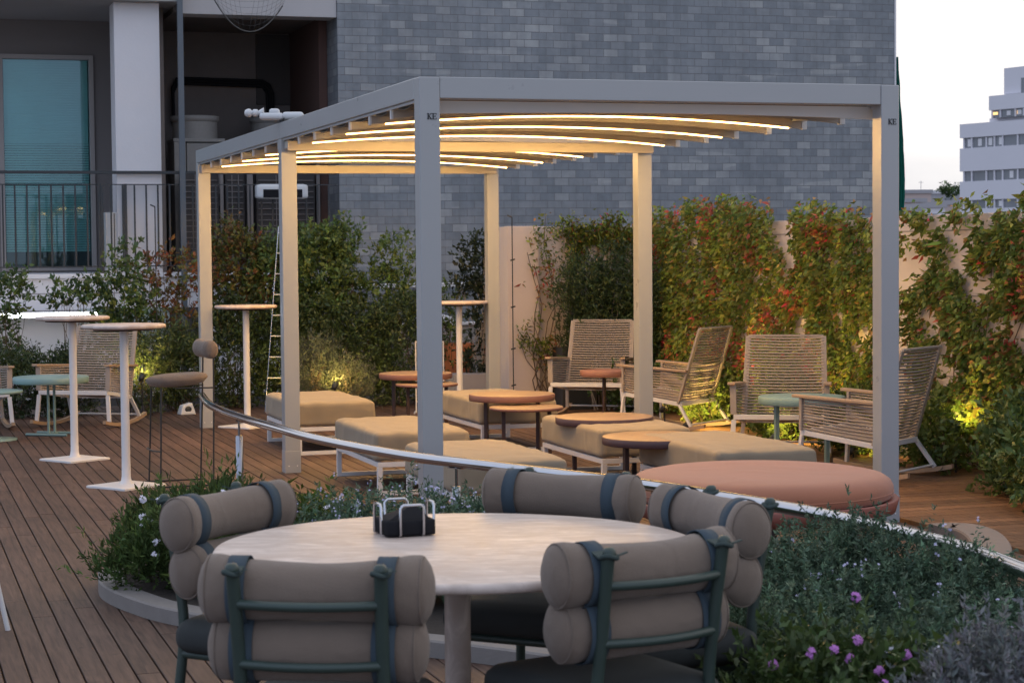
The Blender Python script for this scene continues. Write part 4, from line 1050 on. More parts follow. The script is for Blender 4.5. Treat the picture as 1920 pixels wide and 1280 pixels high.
def creeper(label, poly_px, N, conv, org, du, dn, depth=.16, thr=-.12, red=.0, ll=.05, group='climbing plants on the beige wall', ns=9, pal=CREEP, seed=0., w=None):
    poly = [conv(*p) for p in poly_px]; a = np.array(poly); lo, hi = a.min(0), a.max(0)
    base = org + du * (lo[0] + hi[0]) / 2 + dn * .06
    root = empty('creeper', (base[0], base[1], 0), 0, label, 'climbing plant', group)
    Q = lo - .08 + rng.random((N * 3, 2)) * (hi - lo + .16)
    jig = rng.normal(size=Q.shape) * .05
    ok = inpoly(Q + jig, poly); Q = Q[ok][:N]
    nz = np.array([mnoise.noise(Vector((q[0] * 3.2 + seed, q[1] * 3.2, .3))) + .6 * mnoise.noise(Vector((q[0] * 8 + seed, q[1] * 8, 1.3))) for q in Q])
    rz_ = np.array([mnoise.noise(Vector((q[0] * 2.3 + seed, q[1] * 2.3, 7.7))) + .3 * mnoise.noise(Vector((q[0] * 9, q[1] * 9, 2.2))) for q in Q])
    k = nz + rng.normal(size=len(Q)) * .12 > thr; Q, nz, rz_ = Q[k], nz[k], rz_[k]; n = len(Q)
    off = (.02 + depth * np.clip(.45 + nz, .1, 1.2) * rng.random(n) ** .6)
    P = np.zeros((n, 3)); P[:, :2] = org + Q[:, :1] * du + off[:, None] * dn - base; P[:, 2] = Q[:, 1]
    D = np.zeros((n, 3)); D[:, :2] = du * rng.normal(size=(n, 1)) * .7 + dn * (.35 + .5 * rng.random((n, 1))); D[:, 2] = -.55 + rng.normal(size=n) * .45
    up = np.zeros((n, 3)); up[:, :2] = dn * 1.0; up[:, 2] = .5
    S_ = np.cross(up, D)
    g = palette(n, [pal[0], pal[1], pal[2], pal[3]], [5, 5.5, 1.8, .8], .27); r_ = palette(n, [pal[3], pal[4], pal[5]], [4, 2.5, .8], .25)
    pr = np.clip((rz_ - .18 + red) * 1.6, .025, .75); m_ = (rng.random(n) < pr)[:, None]
    cols = np.where(m_, r_, g)
    leaf_mesh('foliage', P, D, ll * np.exp(rng.normal(size=n) * .3), ll * .55 * np.exp(rng.normal(size=n) * .2), cols, root, 'leaf', .22, up=S_ / (np.linalg.norm(S_, axis=1, keepdims=True) + 1e-9))
    mb = MB()
    for i in range(ns):
        q = Q[rng.integers(n)]; s0 = lo[0] + (hi[0] - lo[0]) * (.2 + .6 * rng.random()); pts = []
        for t in np.linspace(0, 1, 7):
            s_ = s0 + (q[0] - s0) * t + .06 * math.sin(t * 9 + i); z_ = max(0, lo[1]) * 0 + q[1] * t
            p2 = org + du * s_ + dn * (.015 + .03 * math.sin(t * 5 + i) ** 2) - base; pts.append((p2[0], p2[1], z_))
        mb.tube(pts, [.007 - .0007 * j for j in range(7)], 5, False)
    mb.build('stems', 'bark', root)
    return root
creeper('dense red tinged creeper on the beige wall behind the two middle rocking chairs', [(1232, 470), (1228, 405), (1262, 398), (1300, 385), (1370, 376), (1420, 382), (1458, 395), (1462, 450), (1482, 485), (1475, 560), (1490, 640), (1480, 770), (1440, 805), (1330, 805), (1250, 775), (1225, 700), (1240, 600)], 26000, sw, CW, WD, WN, .17, -.42, red=.11, ll=.047, seed=1.)
creeper('green creeper with a bare notch beside it left of the front right post', [(1498, 405), (1545, 385), (1580, 402), (1630, 400), (1652, 440), (1652, 800), (1600, 810), (1500, 790), (1468, 650), (1478, 565), (1500, 520), (1515, 480)], 14500, sw, CW, WD, WN, .16, -.38, red=-.01, ll=.047, seed=4.)
creeper('large leafy creeper on the beige wall at the right edge of the picture', [(1712, 410), (1760, 388), (1810, 396), (1860, 385), (1895, 352), (1935, 370), (2150, 350), (2150, 860), (1800, 800), (1745, 760), (1718, 640), (1705, 560), (1735, 525), (1745, 470), (1695, 465), (1745, 440)], 27000, sw, CW, WD, WN, .17, -.20, red=-.03, ll=.050, seed=9.)
creeper('sparse creeper spreading along the top of the beige back wall', [(1038, 425), (1060, 410), (1100, 425), (1140, 405), (1175, 415), (1200, 440), (1180, 480), (1120, 455), (1085, 480), (1075, 510), (1060, 450)], 2600, bw, CW, AX, -AY, .10, -.25, ll=.045, seed=12.)
creeper('thin straggly creeper on the left end pillar of the beige wall', [(985, 440), (1015, 410), (1030, 430), (1028, 500), (1060, 545), (1040, 560), (1015, 550), (1000, 560), (975, 545), (975, 520), (985, 500), (1010, 480)], 620, bw, CW - AY * .125, AX, -AY, .14, -.35, ll=.045, seed=15., ns=7)
creeper('small low creeper at the foot of the left end pillar of the beige wall', [(965, 620), (1000, 590), (1030, 600), (1035, 640), (1010, 690), (990, 660), (962, 650)], 560, bw, CW - AY * .125, AX, -AY, .16, -.35, ll=.045, seed=18., ns=5)

# ------------------------------------------------------------------ plants
def hx(px, Y): return (px - 960) / FPX * Y * 1.0 + 0.0
GH = 'shrubs along the back of the deck'
def hedge(px, Y, blobs, n, pal, w, label, ll=.036, lw=.014, per=10, sl=.13, mt='leaf', name='shrub', **k):
    return shrub(name, label, 'shrub', (hx(px, Y), Y, 0), blobs, n, per, sl, ll, lw, pal, w, mt, k.pop('group', GH), **k)
# dense dark low hedge
hedge(25, 19.1, [(0, 0, .27, .42, .3, .30), (-.15, .1, .46, .25, .25, .16)], 900, FINE, [4, 3, 3, 1], 'dark fine leaved shrub at the left picture edge below the tube lamp', .04, .012)
hedge(120, 19.3, [(0, 0, .27, .38, .3, .30), (.1, .1, .46, .2, .2, .16)], 850, FINE, [4, 3, 3, 1], 'dark fine leaved shrub between the left edge and the rocking chair', .04, .012)
hedge(275, 19.5, [(0, 0, .3, .30, .25, .35), (.12, 0, .5, .15, .15, .25)], 620, FINE, [3, 4, 2, 2], 'feathery green shrub with small lamp glow right of the left bar tables', .055, .009, upb=1.2)
hedge(345, 19.7, [(0, 0, .33, .26, .25, .36), (-.05, 0, .6, .14, .15, .2)], 560, FINE, [4, 3, 3, 1], 'feathery dark shrub left of the far left pergola post', .055, .010, upb=1.2)
hedge(440, 20.1, [(0, 0, .45, .40, .3, .5), (.05, .1, .85, .3, .25, .25)], 1250, FINE, [5, 3, 4, .6], 'dark dense shrub behind the bar table by the ladder', .036, .016)
hedge(545, 20.2, [(0, 0, .5, .36, .3, .55), (.1, .0, .85, .25, .25, .25)], 1250, FINE, [5, 3, 4, .6], 'dark dense shrub between the ladder and the middle left post', .036, .016)
hedge(660, 20.2, [(0, 0, .45, .42, .3, .5), (-.1, 0, .75, .3, .25, .25)], 1350, FINE, [5, 4, 4, .8], 'dark dense shrub behind the bright garden spotlight', .036, .015)
hedge(755, 20.2, [(0, 0, .48, .36, .3, .52), (.0, 0, .85, .25, .2, .2)], 1150, FINE, [4, 4, 3, 1], 'dark dense shrub behind the thin white frame stand', .036, .014)
hedge(590, 19.55, [(0, 0, .30, .24, .2, .32), (.04, 0, .52, .14, .14, .16)], 480, [(.10, .115, .085), (.075, .09, .06), (.13, .145, .11)], [3, 3, 2], 'silvery low shrub beside the bright garden spotlight', .035, .008, upb=1.)
hedge(655, 19.45, [(0, 0, .22, .20, .18, .24)], 330, [(.12, .13, .09), (.09, .105, .07), (.15, .16, .12)], [3, 3, 2], 'small silvery shrub right of the bright garden spotlight', .035, .007, upb=1.)
# taller open growth above the hedge
hedge(22, 19.6, [(-.03, .0, 1.12, .2, .2, .2), (.05, 0, 1.25, .1, .1, .1), (-.08, 0, .75, .12, .15, .2)], 150, GREEN, [3, 3, 1, 3], 'loose glossy leaved bush rising at the left edge against the white wall', .05, .026, 8, .13, name='bush')
hedge(135, 19.7, [(0, 0, 1.12, .22, .15, .10), (.2, 0, 1.18, .12, .1, .10)], 85, GREEN, [3, 3, 1, 3], 'thin arching leafy branch against the white wall', .05, .026, 8, .12, stems=5, name='bush')
hedge(235, 19.7, [(0, 0, 1.0, .27, .2, .34), (.02, 0, 1.45, .1, .1, .25), (-.05, 0, .65, .2, .18, .25)], 300, GREEN, [3, 4, 1, 4], 'upright glossy bush standing before the white wall right of the bar tables', .052, .027, 9, .14, name='bush')
hedge(325, 20.0, [(0, 0, 1.35, .36, .15, .2), (-.1, 0, 1.05, .3, .12, .15), (.1, 0, .8, .2, .12, .2)], 200, REDT, [2, 4, 2, 3], 'reddish straggly climber on wires left of the far left pergola post', .05, .026, 7, .12, stems=10, name='climber')
hedge(445, 20.4, [(0, 0, 1.35, .34, .25, .34), (-.1, 0, 1.62, .16, .15, .18), (.1, 0, 1.0, .3, .25, .3)], 640, REDT, [4, 2.2, .8, 2], 'bushy red tipped shrub rising behind the far left pergola post', .05, .024, 9, .14, name='bush')
hedge(505, 20.4, [(0, 0, 1.25, .2, .2, .3), (.05, 0, 1.55, .12, .1, .14)], 260, GREEN, [3, 3, 2, 2], 'leafy green bush top behind the ladder', .05, .024, 9, .13, name='bush')
hedge(592, 20.4, [(0, 0, 1.25, .32, .25, .4), (-.1, 0, 1.55, .2, .15, .2), (.2, 0, 1.6, .14, .12, .16), (.0, 0, .95, .3, .25, .3)], 900, GREEN, [4, 3, 3, 2], 'tall dense green bush right of the middle left post', .052, .025, 9, .15, name='bush')
hedge(650, 20.5, [(.02, 0, 1.65, .1, .08, .2), (-.05, 0, 1.45, .12, .1, .12)], 90, GREEN, [3, 2, 3, 1], 'slim upright shoots against the blue grey bricks', .05, .024, 8, .14, name='bush')
hedge(715, 20.5, [(0, 0, 1.1, .26, .2, .25), (.05, 0, 1.45, .08, .08, .22), (.25, 0, 1.2, .15, .12, .3), (.2, 0, 1.6, .15, .08, .06)], 330, GREEN, [3, 2, 4, 1], 'open light green bush between the middle and front left posts', .05, .023, 8, .14, name='bush')
hedge(835, 20.4, [(0, 0, 1.0, .12, .12, .22), (0, 0, .6, .15, .15, .3)], 130, GREEN, [3, 3, 2, 2], 'small loose bush right of the front left post', .045, .022, 8, .12, name='bush')
hedge(893, 20.1, [(0, 0, 1.45, .16, .12, .22), (-.1, 0, 1.2, .12, .1, .12), (.1, 0, 1.0, .12, .1, .25), (.12, 0, 1.3, .1, .1, .3), (0, 0, .5, .12, .12, .3)], 330, [(.022, .035, .018), (.03, .045, .022), (.018, .026, .014)], [3, 3, 2], 'dark slender little tree in a planter box at the end of the beige wall', .05, .026, 7, .12, stems=9, sr=.009, stem_mat='bark_pale', name='small_tree')
# dark tree like bush before the beige wall
hedge(1135, 19.35, [(0, 0, 1.0, .38, .28, .35), (-.2, 0, 1.2, .2, .2, .25), (.25, 0, 1.1, .3, .25, .35), (-.18, 0, .7, .2, .2, .3), (.3, 0, .6, .3, .25, .4), (.05, 0, 1.45, .12, .12, .12)], 1900, [(.05, .08, .03), (.07, .105, .038), (.035, .055, .025), (.11, .14, .045)], [4, 3, 3, 1.5], 'large dark green bush with bare pale branches behind the farthest rocking chair', .05, .012, 10, .14, stem_mat='bark_pale', sr=.011, stems=8, name='bush', group='shrubs before the beige wall')
GW = 'shrubs before the beige wall'
def wsh(s, off, blobs, n, label, pal=GREEN, w=(4, 3, 3, 1), **k):
    p = CW + WD * s + WN * off
    return shrub('shrub', label, 'shrub', (p[0], p[1], 0), blobs, n, k.pop('per', 10), k.pop('sl', .11), k.pop('ll', .045), k.pop('lw', .021), pal, w, group=GW, **k)
wsh(.9, .4, [(0, 0, .22, .35, .4, .26)], 420, 'low green shrub at the foot of the wall behind the farthest rocking chair')
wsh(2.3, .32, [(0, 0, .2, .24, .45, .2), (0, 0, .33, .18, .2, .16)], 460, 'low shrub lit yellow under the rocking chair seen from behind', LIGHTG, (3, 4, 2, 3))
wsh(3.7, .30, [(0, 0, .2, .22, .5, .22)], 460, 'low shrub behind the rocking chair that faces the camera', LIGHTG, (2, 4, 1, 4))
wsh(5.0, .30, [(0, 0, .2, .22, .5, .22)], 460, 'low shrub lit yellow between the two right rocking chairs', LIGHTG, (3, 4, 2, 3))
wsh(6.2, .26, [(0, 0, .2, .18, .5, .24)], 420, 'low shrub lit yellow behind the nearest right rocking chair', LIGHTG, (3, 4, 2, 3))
wsh(7.85, .5, [(0, 0, .25, .26, .36, .28), (.05, .1, .4, .17, .22, .2)], 1050, 'rounded dark green shrub right of the nearest right rocking chair', flowers=[(3, .022, 'petal_white', 4, .2)])
wsh(8.5, .6, [(0, 0, .26, .42, .5, .28), (.0, .0, .44, .28, .25, .2)], 1500, 'rounded dark green shrub with white blooms at the right picture edge', flowers=[(5, .022, 'petal_white', 4, .15)])
# planter bed
GP = 'plants in the curved planter bed'
def bed(x, y, blobs, n, label, pal, w, **k):
    return shrub(k.pop('name', 'shrub'), label, 'shrub', (x, y, .05), blobs, n, k.pop('per', 16), k.pop('sl', .075), k.pop('ll', .021), k.pop('lw', .0055), pal, w, k.pop('mt', 'needle'), GP, upb=k.pop('upb', 1.1), spread=k.pop('spread', .7), **k)
LF = [(.065, .10, .03), (.048, .08, .024), (.10, .14, .04), (.036, .058, .02)]
def mounds(rx, ry, h, n, sd):
    g = np.random.default_rng(sd); out = []
    for k in range(n):
        a = g.random() * 6.283; q = math.sqrt(g.random()); x, y = rx * q * math.cos(a), ry * q * math.sin(a)
        hh = h * (1 - .38 * q * q) * (.82 + .3 * g.random()); r_ = .10 + .08 * g.random()
        out.append((x, y, hh - .10, r_, r_, .12)); out.append((x, y, hh * .4, r_ * 1.05, r_ * 1.05, hh * .4))
    return out
LF = gain(LF, 1.25)
bed(-1.60, 9.25, mounds(.20, .45, .32, 9, 21), 900, 'dark green shrub with white flower heads at the left tip of the planter', LF, [4, 3, 2, 2], ll=.032, lw=.009, sl=.10, spread=.5, shell=.7, jit=.35, flowers=[(8, .017, 'petal_white', 12, .08)])
bed(-1.30, 9.05, mounds(.16, .4, .42, 8, 22), 850, 'dark green shrub left of the left dining chair in the planter', LF, [4, 3, 2, 2], ll=.036, lw=.009, sl=.11, spread=.45, shell=.7, jit=.35, flowers=[(6, .017, 'petal_white', 12, .12)])
bed(-1.25, 8.75, [(0, 0, .11, .20, .2, .10)], 330, 'low light green plant at the curb beside the left dining chair', LIGHTG, [4, 3, 2, 1], ll=.045, lw=.024, per=8, mt='leaf')
bed(-1.0, 9.35, [(0, 0, .15, .3, .3, .18)], 420, 'green shrub with pale tips behind the left dining chair', LIGHTG, [2, 3, 1, 5], ll=.04, lw=.014, per=10, flowers=[(6, .020, 'petal_white', 5, .15)])
for x, y, r, h, n, lb in [(-.72, 8.75, .22, .36, 750, 'grey green flowering shrub in the planter, first right of the left dining chair'), (-.42, 8.60, .24, .37, 800, 'grey green flowering shrub in the planter directly behind the napkin holder'), (-.12, 8.55, .22, .36, 750, 'grey green flowering shrub in the planter below the handrail left of the back dining chair'), (.22, 8.25, .24, .30, 500, 'grey green flowering shrub in the planter hidden behind the back dining chair')]:
    bed(x, y, mounds(r, r * 1.2, h + .07, 10, int(n + x * 100)), int(n * 1.3), lb, gain(ROSE, 1.15), [4, 3, 2.5, 2], ll=.024, lw=.0065, flowers=[(58, .0115, 'petal_lilac', 3, .12)], shell=.7, jit=.35)
def rosy(x, y, rx, ry, h, n, sd, label, nf):
    bed(x, y, mounds(rx, ry, h, 11, sd), n, label, ROSE, [4, 4, 2.4, 3], flowers=[(nf, .011, 'petal_lilac', 3, h * .6)], shell=.74, ll=.019, lw=.0066, per=23, upb=1.2, spread=.78, jit=.35)
rosy(.92, 7.3, .28, .4, .31, 1900, 1, 'grey green rosemary like bush behind the right dining chair under the handrail', 16)
rosy(1.27, 6.95, .36, .40, .525, 3700, 2, 'largest grey green rosemary like bush covering the handrail on the right', 26)
rosy(1.46, 6.5, .30, .45, .40, 2700, 3, 'grey green rosemary like bush below the bare stretch of handrail at the right', 12)
rosy(1.02, 6.1, .32, .45, .42, 2700, 4, 'dark shaded rosemary like bush beside the right dining chair', 9)
rosy(1.34, 5.75, .34, .45, .37, 2700, 5, 'dark rosemary like bush between the purple flowers and the large bush', 7)
bed(.84, 5.2, [(0, 0, .22, .30, .4, .22), (0, .1, .32, .2, .25, .12)], 700, 'dark leafy verbena with purple flower heads at the lower right', LF, [3, 4, 1, 4], ll=.032, lw=.014, per=11, mt='leaf', flowers=[(17, .0135, 'petal_purple', 16, .14)])
bed(1.06, 5.15, [(0, 0, .20, .25, .35, .22)], 480, 'green leafy plant with white flowers beside the silver shrub', LF, [3, 3, 3, 2], ll=.042, lw=.020, per=9, mt='leaf', flowers=[(6, .0135, 'petal_white', 12, .15)])
bed(1.17, 4.85, [(0, 0, .26, .2, .3, .26), (.04, 0, .41, .13, .15, .12)], 1150, 'silver grey lavender like shrub in the lower right corner', SILV, [4, 3, 2, 1], ll=.020, lw=.0055, sl=.075, per=22, spread=.6)
bed(.94, 4.68, [(0, 0, .2, .15, .25, .2)], 700, 'smaller silver grey shrub left of the corner one', SILV, [3, 4, 1, 2], ll=.020, lw=.0055, sl=.075, per=20, spread=.6)

# ------------------------------------------------------------------ small things at the back of the deck
ld = empty('ladder', (hx(512, 19.5), 19.5, 0), 0, 'thin steel rung ladder leaning behind the middle left pergola post', 'ladder')
a0 = Vector((hx(496, 19.5) - hx(512, 19.5), -.05, 0)); a1 = Vector((hx(526, 19.9) - hx(512, 19.5), .35, 1.80)); w = Vector((.165, 0, 0))
for s in (0, 1):
    mb = MB(); mb.tube([a0 + w * s, a1 + w * s], .0045, 6); mb.build('stringer', 'steel', ld)
for k in range(9):
    p = a0.lerp(a1, .07 + k * .112); mb = MB(); mb.tube([p, p + w], .005, 6); mb.build('rung', 'white_steel', ld)
for px, Y, h, lb, nm in ((294, 19.55, 2.0, 'thin dark upright wire stake with bent tip before the white wall', 'stake'), (962, 19.2, 1.86, 'thin dark wire with small clips before the end of the beige wall', 'stake')):
    s = empty(nm, (hx(px, Y), Y, 0), 0, lb, 'stake')
    mb = MB(); mb.tube([(0, 0, 0), (0, 0, h)], .006, 6); mb.build('rod', 'black_paint', s)
    mb = MB(); mb.bar((0, 0, h), (-.045, 0, h + .02), .014, .012)
    if px > 900:
        for z in (.25, .6, 1.0, 1.45): mb.bar((-.02, 0, z), (.025, 0, z + .012), .01, .014)
    mb.build('clip', 'black_paint', s)
fs_ = empty('frame_stand', (hx(805, 19.2), 19.2, 0), 0, 'thin white rectangular frame stand behind the front left pergola post', 'stand')
mb = MB(); w2 = .132; h2 = .685
for s in (-1, 1): mb.lim(s * w2 - .006, s * w2 + .006, -.006, .006, .0, h2)
mb.lim(-w2 + .0065, w2 - .0065, -.006, .006, h2 - .012, h2); mb.lim(-w2 + .0065, w2 - .0065, -.006, .006, .10, .112); mb.build('frame', 'white_steel', fs_)
for s in (-1, 1):
    mb = MB(); mb.lim(s * w2 - .006, s * w2 + .006, -.15, .15, .0, .012) if False else mb.bar((s * w2 + .0125 * s, -.14, .006), (s * w2 + .0125 * s, .14, .006), .012, .012); mb.build('foot', 'white_steel', fs_)
tb = empty('planter_box', (hx(893, 19.95), 19.95, 0), YAW, 'low grey planter box holding the dark slender tree', 'planter')
mb = MB(); mb.lim(-.28, .28, -.16, .16, 0, .33); mb.lim(-.26, .26, -.14, .14, .3301, .3305); mb.build('box', 'planter_box', tb, .005)
for px, Y, z, lb in ((850, 20.45, .60, 'terracotta trough left of the dark slender tree'), (940, 20.3, .60, 'terracotta trough right of the dark slender tree')):
    t_ = empty('trough', (hx(px, Y), Y, 0), YAW, lb, 'planter'); mb = MB(); mb.lim(-.17, .17, -.12, .12, 0, z); mb.lim(-.18, .18, -.13, .13, z - .05, z + .01); mb.build('pot', 'terracotta_pot', t_, .006)
dp = empty('tall_planter', (hx(1072, 19.5), 19.5, 0), YAW, 'tall dark square planter left of the farthest rocking chair', 'planter')
mb = MB(); mb.lim(-.15, .15, -.15, .15, 0, .60); mb.build('box', 'dark_planter', dp, .006); mb = MB(); mb.lim(-.125, .125, -.1515, -.1501, .05, .55); mb.build('panel', 'dark_rail', dp)
sp = empty('garden_speaker', (hx(347, 19.25), 19.25, 0), .5, 'small white wedge shaped garden speaker on the deck edge by the hedge', 'speaker')
mb = MB(); mb.add([(-.08, -.06, 0), (.08, -.06, 0), (.08, .06, 0), (-.08, .06, 0), (-.055, -.045, .09), (.045, -.045, .115), (.045, .045, .115), (-.055, .045, .09)], [(3, 2, 1, 0), (4, 5, 6, 7), (0, 1, 5, 4), (1, 2, 6, 5), (2, 3, 7, 6), (3, 0, 4, 7)]); mb.build('case', 'white_plastic', sp, .012, 3)
mb = MB(); mb.lathe([(0, .002), (.03, .002), (.034, 0)], (0, -.0535, .05), 16, Matrix.Rotation(math.radians(90), 3, 'X')); mb.build('cone', 'dark_rail', sp)

def garden_spot(x, y, z, aim, watt, label, lens=True):
    r = empty('garden_spotlight', (x, y, 0), 0, label, 'spotlight', 'garden spotlights among the shrubs')
    d = Vector(aim).normalized(); M3 = d.to_track_quat('Z', 'Y').to_matrix(); c = Vector((0, 0, z))
    mb = MB(); mb.tube([(0, 0, 0), (0, 0, z - .02)], .007, 6); mb.build('spike', 'black_paint', r)
    mb = MB(); mb.lathe([(0, -.05), (.022, -.045), (.028, -.02), (.03, .03), (.027, .03)], c, 16, M3); mb.build('head', 'black_paint', r)
    mb = MB(); mb.lathe([(0, .031), (.026, .029)], c, 16, M3); mb.build('lens', 'spot_lens', r)
    ld_ = bpy.data.lights.new('spot_glow', 'SPOT'); ld_.energy = watt; ld_.color = (1., .66, .17); ld_.spot_size = math.radians(165); ld_.spot_blend = .5; ld_.shadow_soft_size = .03
    o = bpy.data.objects.new('spot_glow', ld_); COL.objects.link(o); o.parent = r; o.location = c + d * .06; o.rotation_euler = d.to_track_quat('-Z', 'Y').to_euler()
def spot_px(px, py, Y, aim, watt, label):
    p = at(px, py, Y=Y); garden_spot(p[0], p[1], max(.06, p[2]), aim, watt, label)
spot_px(628, 722, 19.22, (.1, .75, .6), 70, 'lit garden spotlight glowing at the silvery shrub behind the back left ottoman')
spot_px(505, 745, 19.4, (.1, .6, .8), 6, 'dim lit garden spotlight at the foot of the ladder')
spot_px(243, 708, 19.1, (.1, .7, .5), 16, 'lit garden spotlight in the feathery shrub right of the left rocking chair')
spot_px(266, 706, 19.12, (.1, .7, .5), 7, 'second lit garden spotlight beside the left rocking chair, the right one of the two')
spot_px(1246, 766, 17.55, (.8, .3, .3), 34, 'lit garden spotlight between the middle right post and the rocking chair seen from behind')
spot_px(1290, 800, 17.0, (.8, .3, .5), 70, 'lit garden spotlight under the rocking chair seen from behind')
spot_px(1452, 838, 15.75, (.75, .4, .6), 70, 'lit garden spotlight behind the rocking chair that faces the camera')
spot_px(1600, 850, 14.75, (.8, .35, .5), 26, 'lit garden spotlight partly hidden by the armrests of the nearest right rocking chair')
spot_px(1792, 800, 13.72, (.6, .4, .7), 190, 'lit garden spotlight behind the nearest right rocking chair shining up the wall')
garden_spot(-1.18, 9.25, .22, (-.2, -.3, .8), 6, 'lit garden spotlight glowing in the planter beside the left dining chair')

# ------------------------------------------------------------------ distant city on the right
ob = at(1799.5, 461, Y=115.); OB = ob[:2]; DB = np.array([.536, -.844]); NB = np.array([-.844, -.536])
def db(px, py):
    d = _fw + CR * (px - 960) / FPX - CU * (py - 640) / FPX
    n2 = np.array([DB[1], -DB[0]]); t = (OB @ n2) / (d[:2] @ n2); p = np.array([0, 0, H]) + d * t
    return float((p[:2] - OB) @ DB), float(p[2])
cb = empty('stepped_building', (OB[0], OB[1], -9), math.atan2(DB[1], DB[0]), 'pale stepped office building far away at the right', 'building')
def bb(mb, x0, x1, y0, y1, z0, z1): mb.lim(x0, x1, y0, y1, z0 + 9, z1 + 9)
UE = 16.
def blk(px, yt, yb, set_=0., dep=9):
    (a, zt_), (_, zb_) = db(px, yt), db(px, yb); mb = MB(); bb(mb, a, UE, set_, dep, zb_, zt_); mb.build('storey_band', 'city_white', cb)
    return a, zb_
def strip(px, yt, yb, off=.0, nw=9):
    (a, zt_), (_, zb_) = db(px, yt), db(px, yb); mb = MB(); bb(mb, a, UE, .12, 8.5, zb_ + .002, zt_ - .002); w = mb.build('window', 'city_glass', cb)
    mb = MB(); n = 0; x = a + .02
    while x < UE - .3:
        bb(mb, x, x + .10, .05, .13, zb_ + .003, zt_ - .003); x += .62 + .5 * (n % 3 == 1); n += 1
    mb.build('mullion', 'city_white', w)
    x = a + .35
    while x < min(UE - 1, a + 9):
        if rng.random() < .55: mb = MB(); bb(mb, x, x + .28, .09, .125, zb_ + .1, zt_ - .08); mb.build('curtain', 'plaster_white', w)
        x += .8
blk(1875.4, 128, 177, .3); blk(1843.5, 187, 233, .8, 6)
blk(1854, 180.5, 207.5); strip(1857, 207.5, 222); blk(1843.5, 222, 233.2, .5)
blk(1799.5, 233.5, 259.5); strip(1804, 259.5, 279); blk(1799.5, 279, 322); strip(1804, 322, 341); blk(1799.5, 341, 376); strip(1804, 376, 392)
(a, zt_), _ = db(1799.5, 392), 0; mb = MB(); bb(mb, a, UE, 0, 9, -9, zt_); mb.build('lower_wall', 'city_white', cb)
(a, zt_), (b_, zb_) = db(1908, 146), db(1935, 172); mb = MB(); bb(mb, a, b_, .27, .295, zb_, zt_); w = mb.build('window', 'city_glass', cb)
mb = MB(); bb(mb, a + .25, a + .33, .24, .27, zb_, zt_); mb.build('mullion', 'city_grey', w)
wl = MB(); (a, zt_), (b_, zb_) = db(1858, 211), db(1868, 215); bb(wl, a, b_, .10, .118, zb_, zt_); (a, zt_), (b_, zb_) = db(1905, 207), db(1908, 214); bb(wl, a, b_, .10, .118, zb_, zt_); wl.build('lit_window', emis('city_lamp', (1, .6, .22), 1.6), cb)
def far_house(x0, x1, yt, Y, mt, label, dep=8, feats=1):
    p = at((x0 + x1) / 2, 461, Y=Y); w = (x1 - x0) / FPX * Y / 2; zt_ = at(x0, yt, Y=Y)[2]
    r = empty('distant_house', (p[0], p[1], -9), 0, label, 'house', 'low houses far away'); mb = MB(); mb.lim(-w, w, 0, dep, 0, zt_ + 9 - .35); b = mb.build('wall', mt, r)
    mb = MB(); mb.lim(-w - .15, w + .15, -.15, dep, zt_ + 9 - .349, zt_ + 9); mb.build('roof_edge', 'city_grey' if mt != 'city_grey' else 'city_white', r)
    n = max(1, int(w * 2 / 2.2))
    for i in range(n):
        x = -w + (i + .5) * 2 * w / n; mb = MB(); mb.lim(x - .4, x + .4, -.05, .1, zt_ + 9 - 1.7, zt_ + 9 - .8); mb.build('window', 'city_glass', r)
    if feats:
        mb = MB(); mb.tube([(w * .6, 2, zt_ + 9), (w * .6, 2, zt_ + 9 + .9)], .025, 4); mb.tube([(w * .6 - .22, 2, zt_ + 9 + .75), (w * .6 + .22, 2, zt_ + 9 + .75)], .018, 4); mb.build('antenna', 'city_grey', r)
    return r
far_house(1690, 1746, 356, 190., 'city_pink', 'pale pink flat roofed house far away beside the green netting')
far_house(1745, 1812, 357, 215., 'city_grey', 'grey flat roofed house far away left of the stepped office building')
far_house(1722, 1772, 381, 150., 'city_white', 'low white house far away above the beige wall')
far_house(1690, 1728, 392, 140., 'city_white', 'small white house far away touching the green netting', 8, 0)
far_house(1770, 1806, 376, 160., 'city_pink', 'low pinkish house far away at the foot of the stepped office building', 8, 0)
far_house(1700, 1735, 372, 175., 'city_pink', 'small terracotta coloured house far away with roof terrace', 8, 0)
shrub('roof_bush', 'dark bush on a far roof left of the stepped office building', 'bush', (at(1782, 461, Y=200.)[0], 200., -9), [(0, 0, 9 + 6.9, .9, .6, .35)], 120, 8, .5, .25, .12, GREEN, [1, 2, 0.1, 3], stems=0)

# ------------------------------------------------------------------ light
SKYV = 1.; VEIL_B = (6.5, 7.8, 10.6); VEIL_F = (10.1, 9.8, 9.8)
w = bpy.data.worlds.new('World'); SC.world = w; w.use_nodes = True; t = w.node_tree; L = t.links.new
bg = t.nodes['Background']
SE, SR = math.radians(3.0), math.radians(35)
sky = nd(t, 'ShaderNodeTexSky'); sky.sky_type = 'NISHITA'; sky.sun_disc = False; sky.sun_elevation = SE; sky.sun_rotation = SR
sky.air_density = 1.; sky.dust_density = .6; sky.ozone_density = 2.
hs = nd(t, 'ShaderNodeHueSaturation'); hs.inputs['Saturation'].default_value = .35; hs.inputs['Value'].default_value = SKYV; L(sky.outputs[0], hs.inputs['Color'])
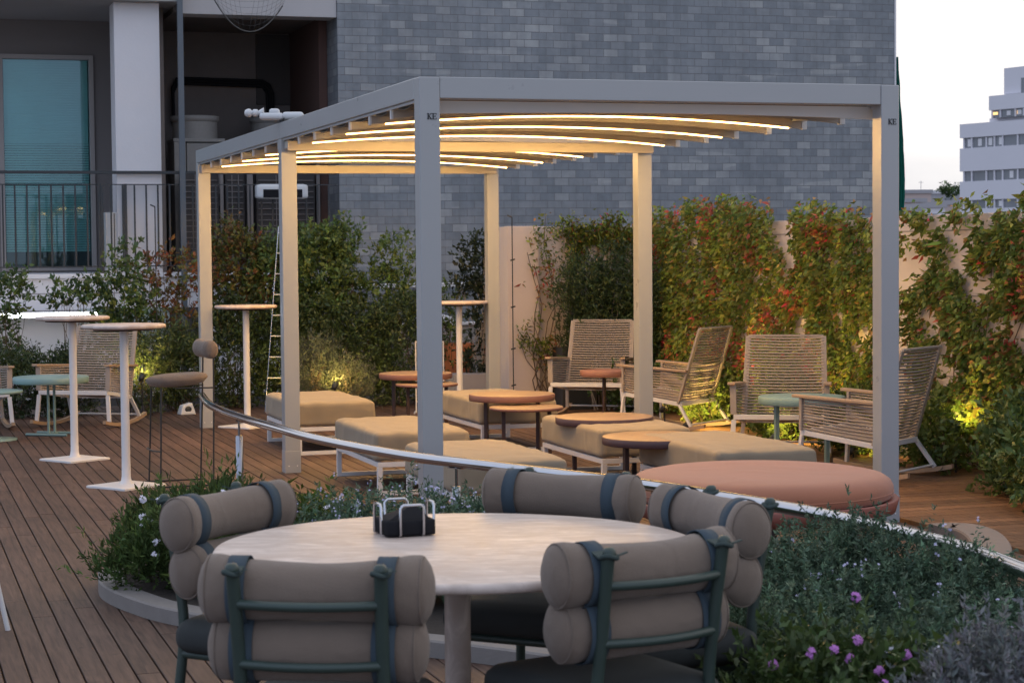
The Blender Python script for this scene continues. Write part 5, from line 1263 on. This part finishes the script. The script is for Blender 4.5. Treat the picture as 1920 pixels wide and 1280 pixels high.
# thin veil of dusk cloud over the clear sky: bright where the sun went down, lavender opposite
tc = nd(t, 'ShaderNodeTexCoord'); dt_ = nd(t, 'ShaderNodeVectorMath', operation='DOT_PRODUCT'); L(tc.outputs['Generated'], dt_.inputs[0]); dt_.inputs[1].default_value = (math.sin(SR) * .97, math.cos(SR) * .97, .24)
mr = nd(t, 'ShaderNodeMapRange', interpolation_type='SMOOTHSTEP'); mr.inputs['From Min'].default_value = -.7; mr.inputs['From Max'].default_value = .95; L(dt_.outputs['Value'], mr.inputs['Value'])
veil = nd(t, 'ShaderNodeMix', data_type='RGBA'); veil.inputs[6].default_value = (*VEIL_B, 1); veil.inputs[7].default_value = (*VEIL_F, 1); L(mr.outputs[0], veil.inputs[0])
sx = nd(t, 'ShaderNodeSeparateXYZ'); L(tc.outputs['Generated'], sx.inputs[0])
mp = nd(t, 'ShaderNodeMapping'); mp.inputs['Scale'].default_value = (3, 3, 14); L(tc.outputs['Generated'], mp.inputs[0])
cn = nd(t, 'ShaderNodeTexNoise', Scale=2.2, Detail=5.); L(mp.outputs[0], cn.inputs['Vector'])
am = nd(t, 'ShaderNodeMath', operation='MULTIPLY_ADD'); am.inputs[1].default_value = .10; L(cn.outputs['Fac'], am.inputs[0]); L(sx.outputs['Z'], am.inputs[2])
hz = nd(t, 'ShaderNodeMapRange', interpolation_type='SMOOTHSTEP'); hz.inputs['From Min'].default_value = .055; hz.inputs['From Max'].default_value = .125; hz.inputs['To Min'].default_value = .75; hz.inputs['To Max'].default_value = 0.; L(am.outputs[0], hz.inputs['Value'])
low = nd(t, 'ShaderNodeMix', data_type='RGBA'); low.inputs[7].default_value = (5.9, 6.25, 6.9, 1); L(hz.outputs[0], low.inputs[0]); L(veil.outputs[2], low.inputs[6])
ad = nd(t, 'ShaderNodeMix', data_type='RGBA'); ad.inputs[0].default_value = .2; L(low.outputs[2], ad.inputs[6]); L(hs.outputs[0], ad.inputs[7])
L(ad.outputs[2], bg.inputs['Color']); bg.inputs['Strength'].default_value = .12
sd = bpy.data.lights.new('sun', 'SUN'); sd.energy = .15; sd.angle = math.radians(20); sd.color = (1., .82, .68)
so = bpy.data.objects.new('sun', sd); COL.objects.link(so)
dirv = Vector((math.sin(SR) * math.cos(SE), math.cos(SR) * math.cos(SE), math.sin(SE)))
so.rotation_euler = dirv.to_track_quat('Z', 'Y').to_euler(); so.location = (0, 0, 30)
vs_ = SC.view_settings; vs_.view_transform = 'Standard'; vs_.look = 'None'; vs_.gamma = 1.; vs_.exposure = 0.; vs_.use_curve_mapping = False
SC.cycles.use_denoising = True
SC.cycles.max_bounces = 6; SC.cycles.diffuse_bounces = 3; SC.cycles.glossy_bounces = 3; SC.cycles.transparent_max_bounces = 6; SC.cycles.transmission_bounces = 3
SC.cycles.sample_clamp_indirect = 6.; SC.cycles.sample_clamp_direct = 8.
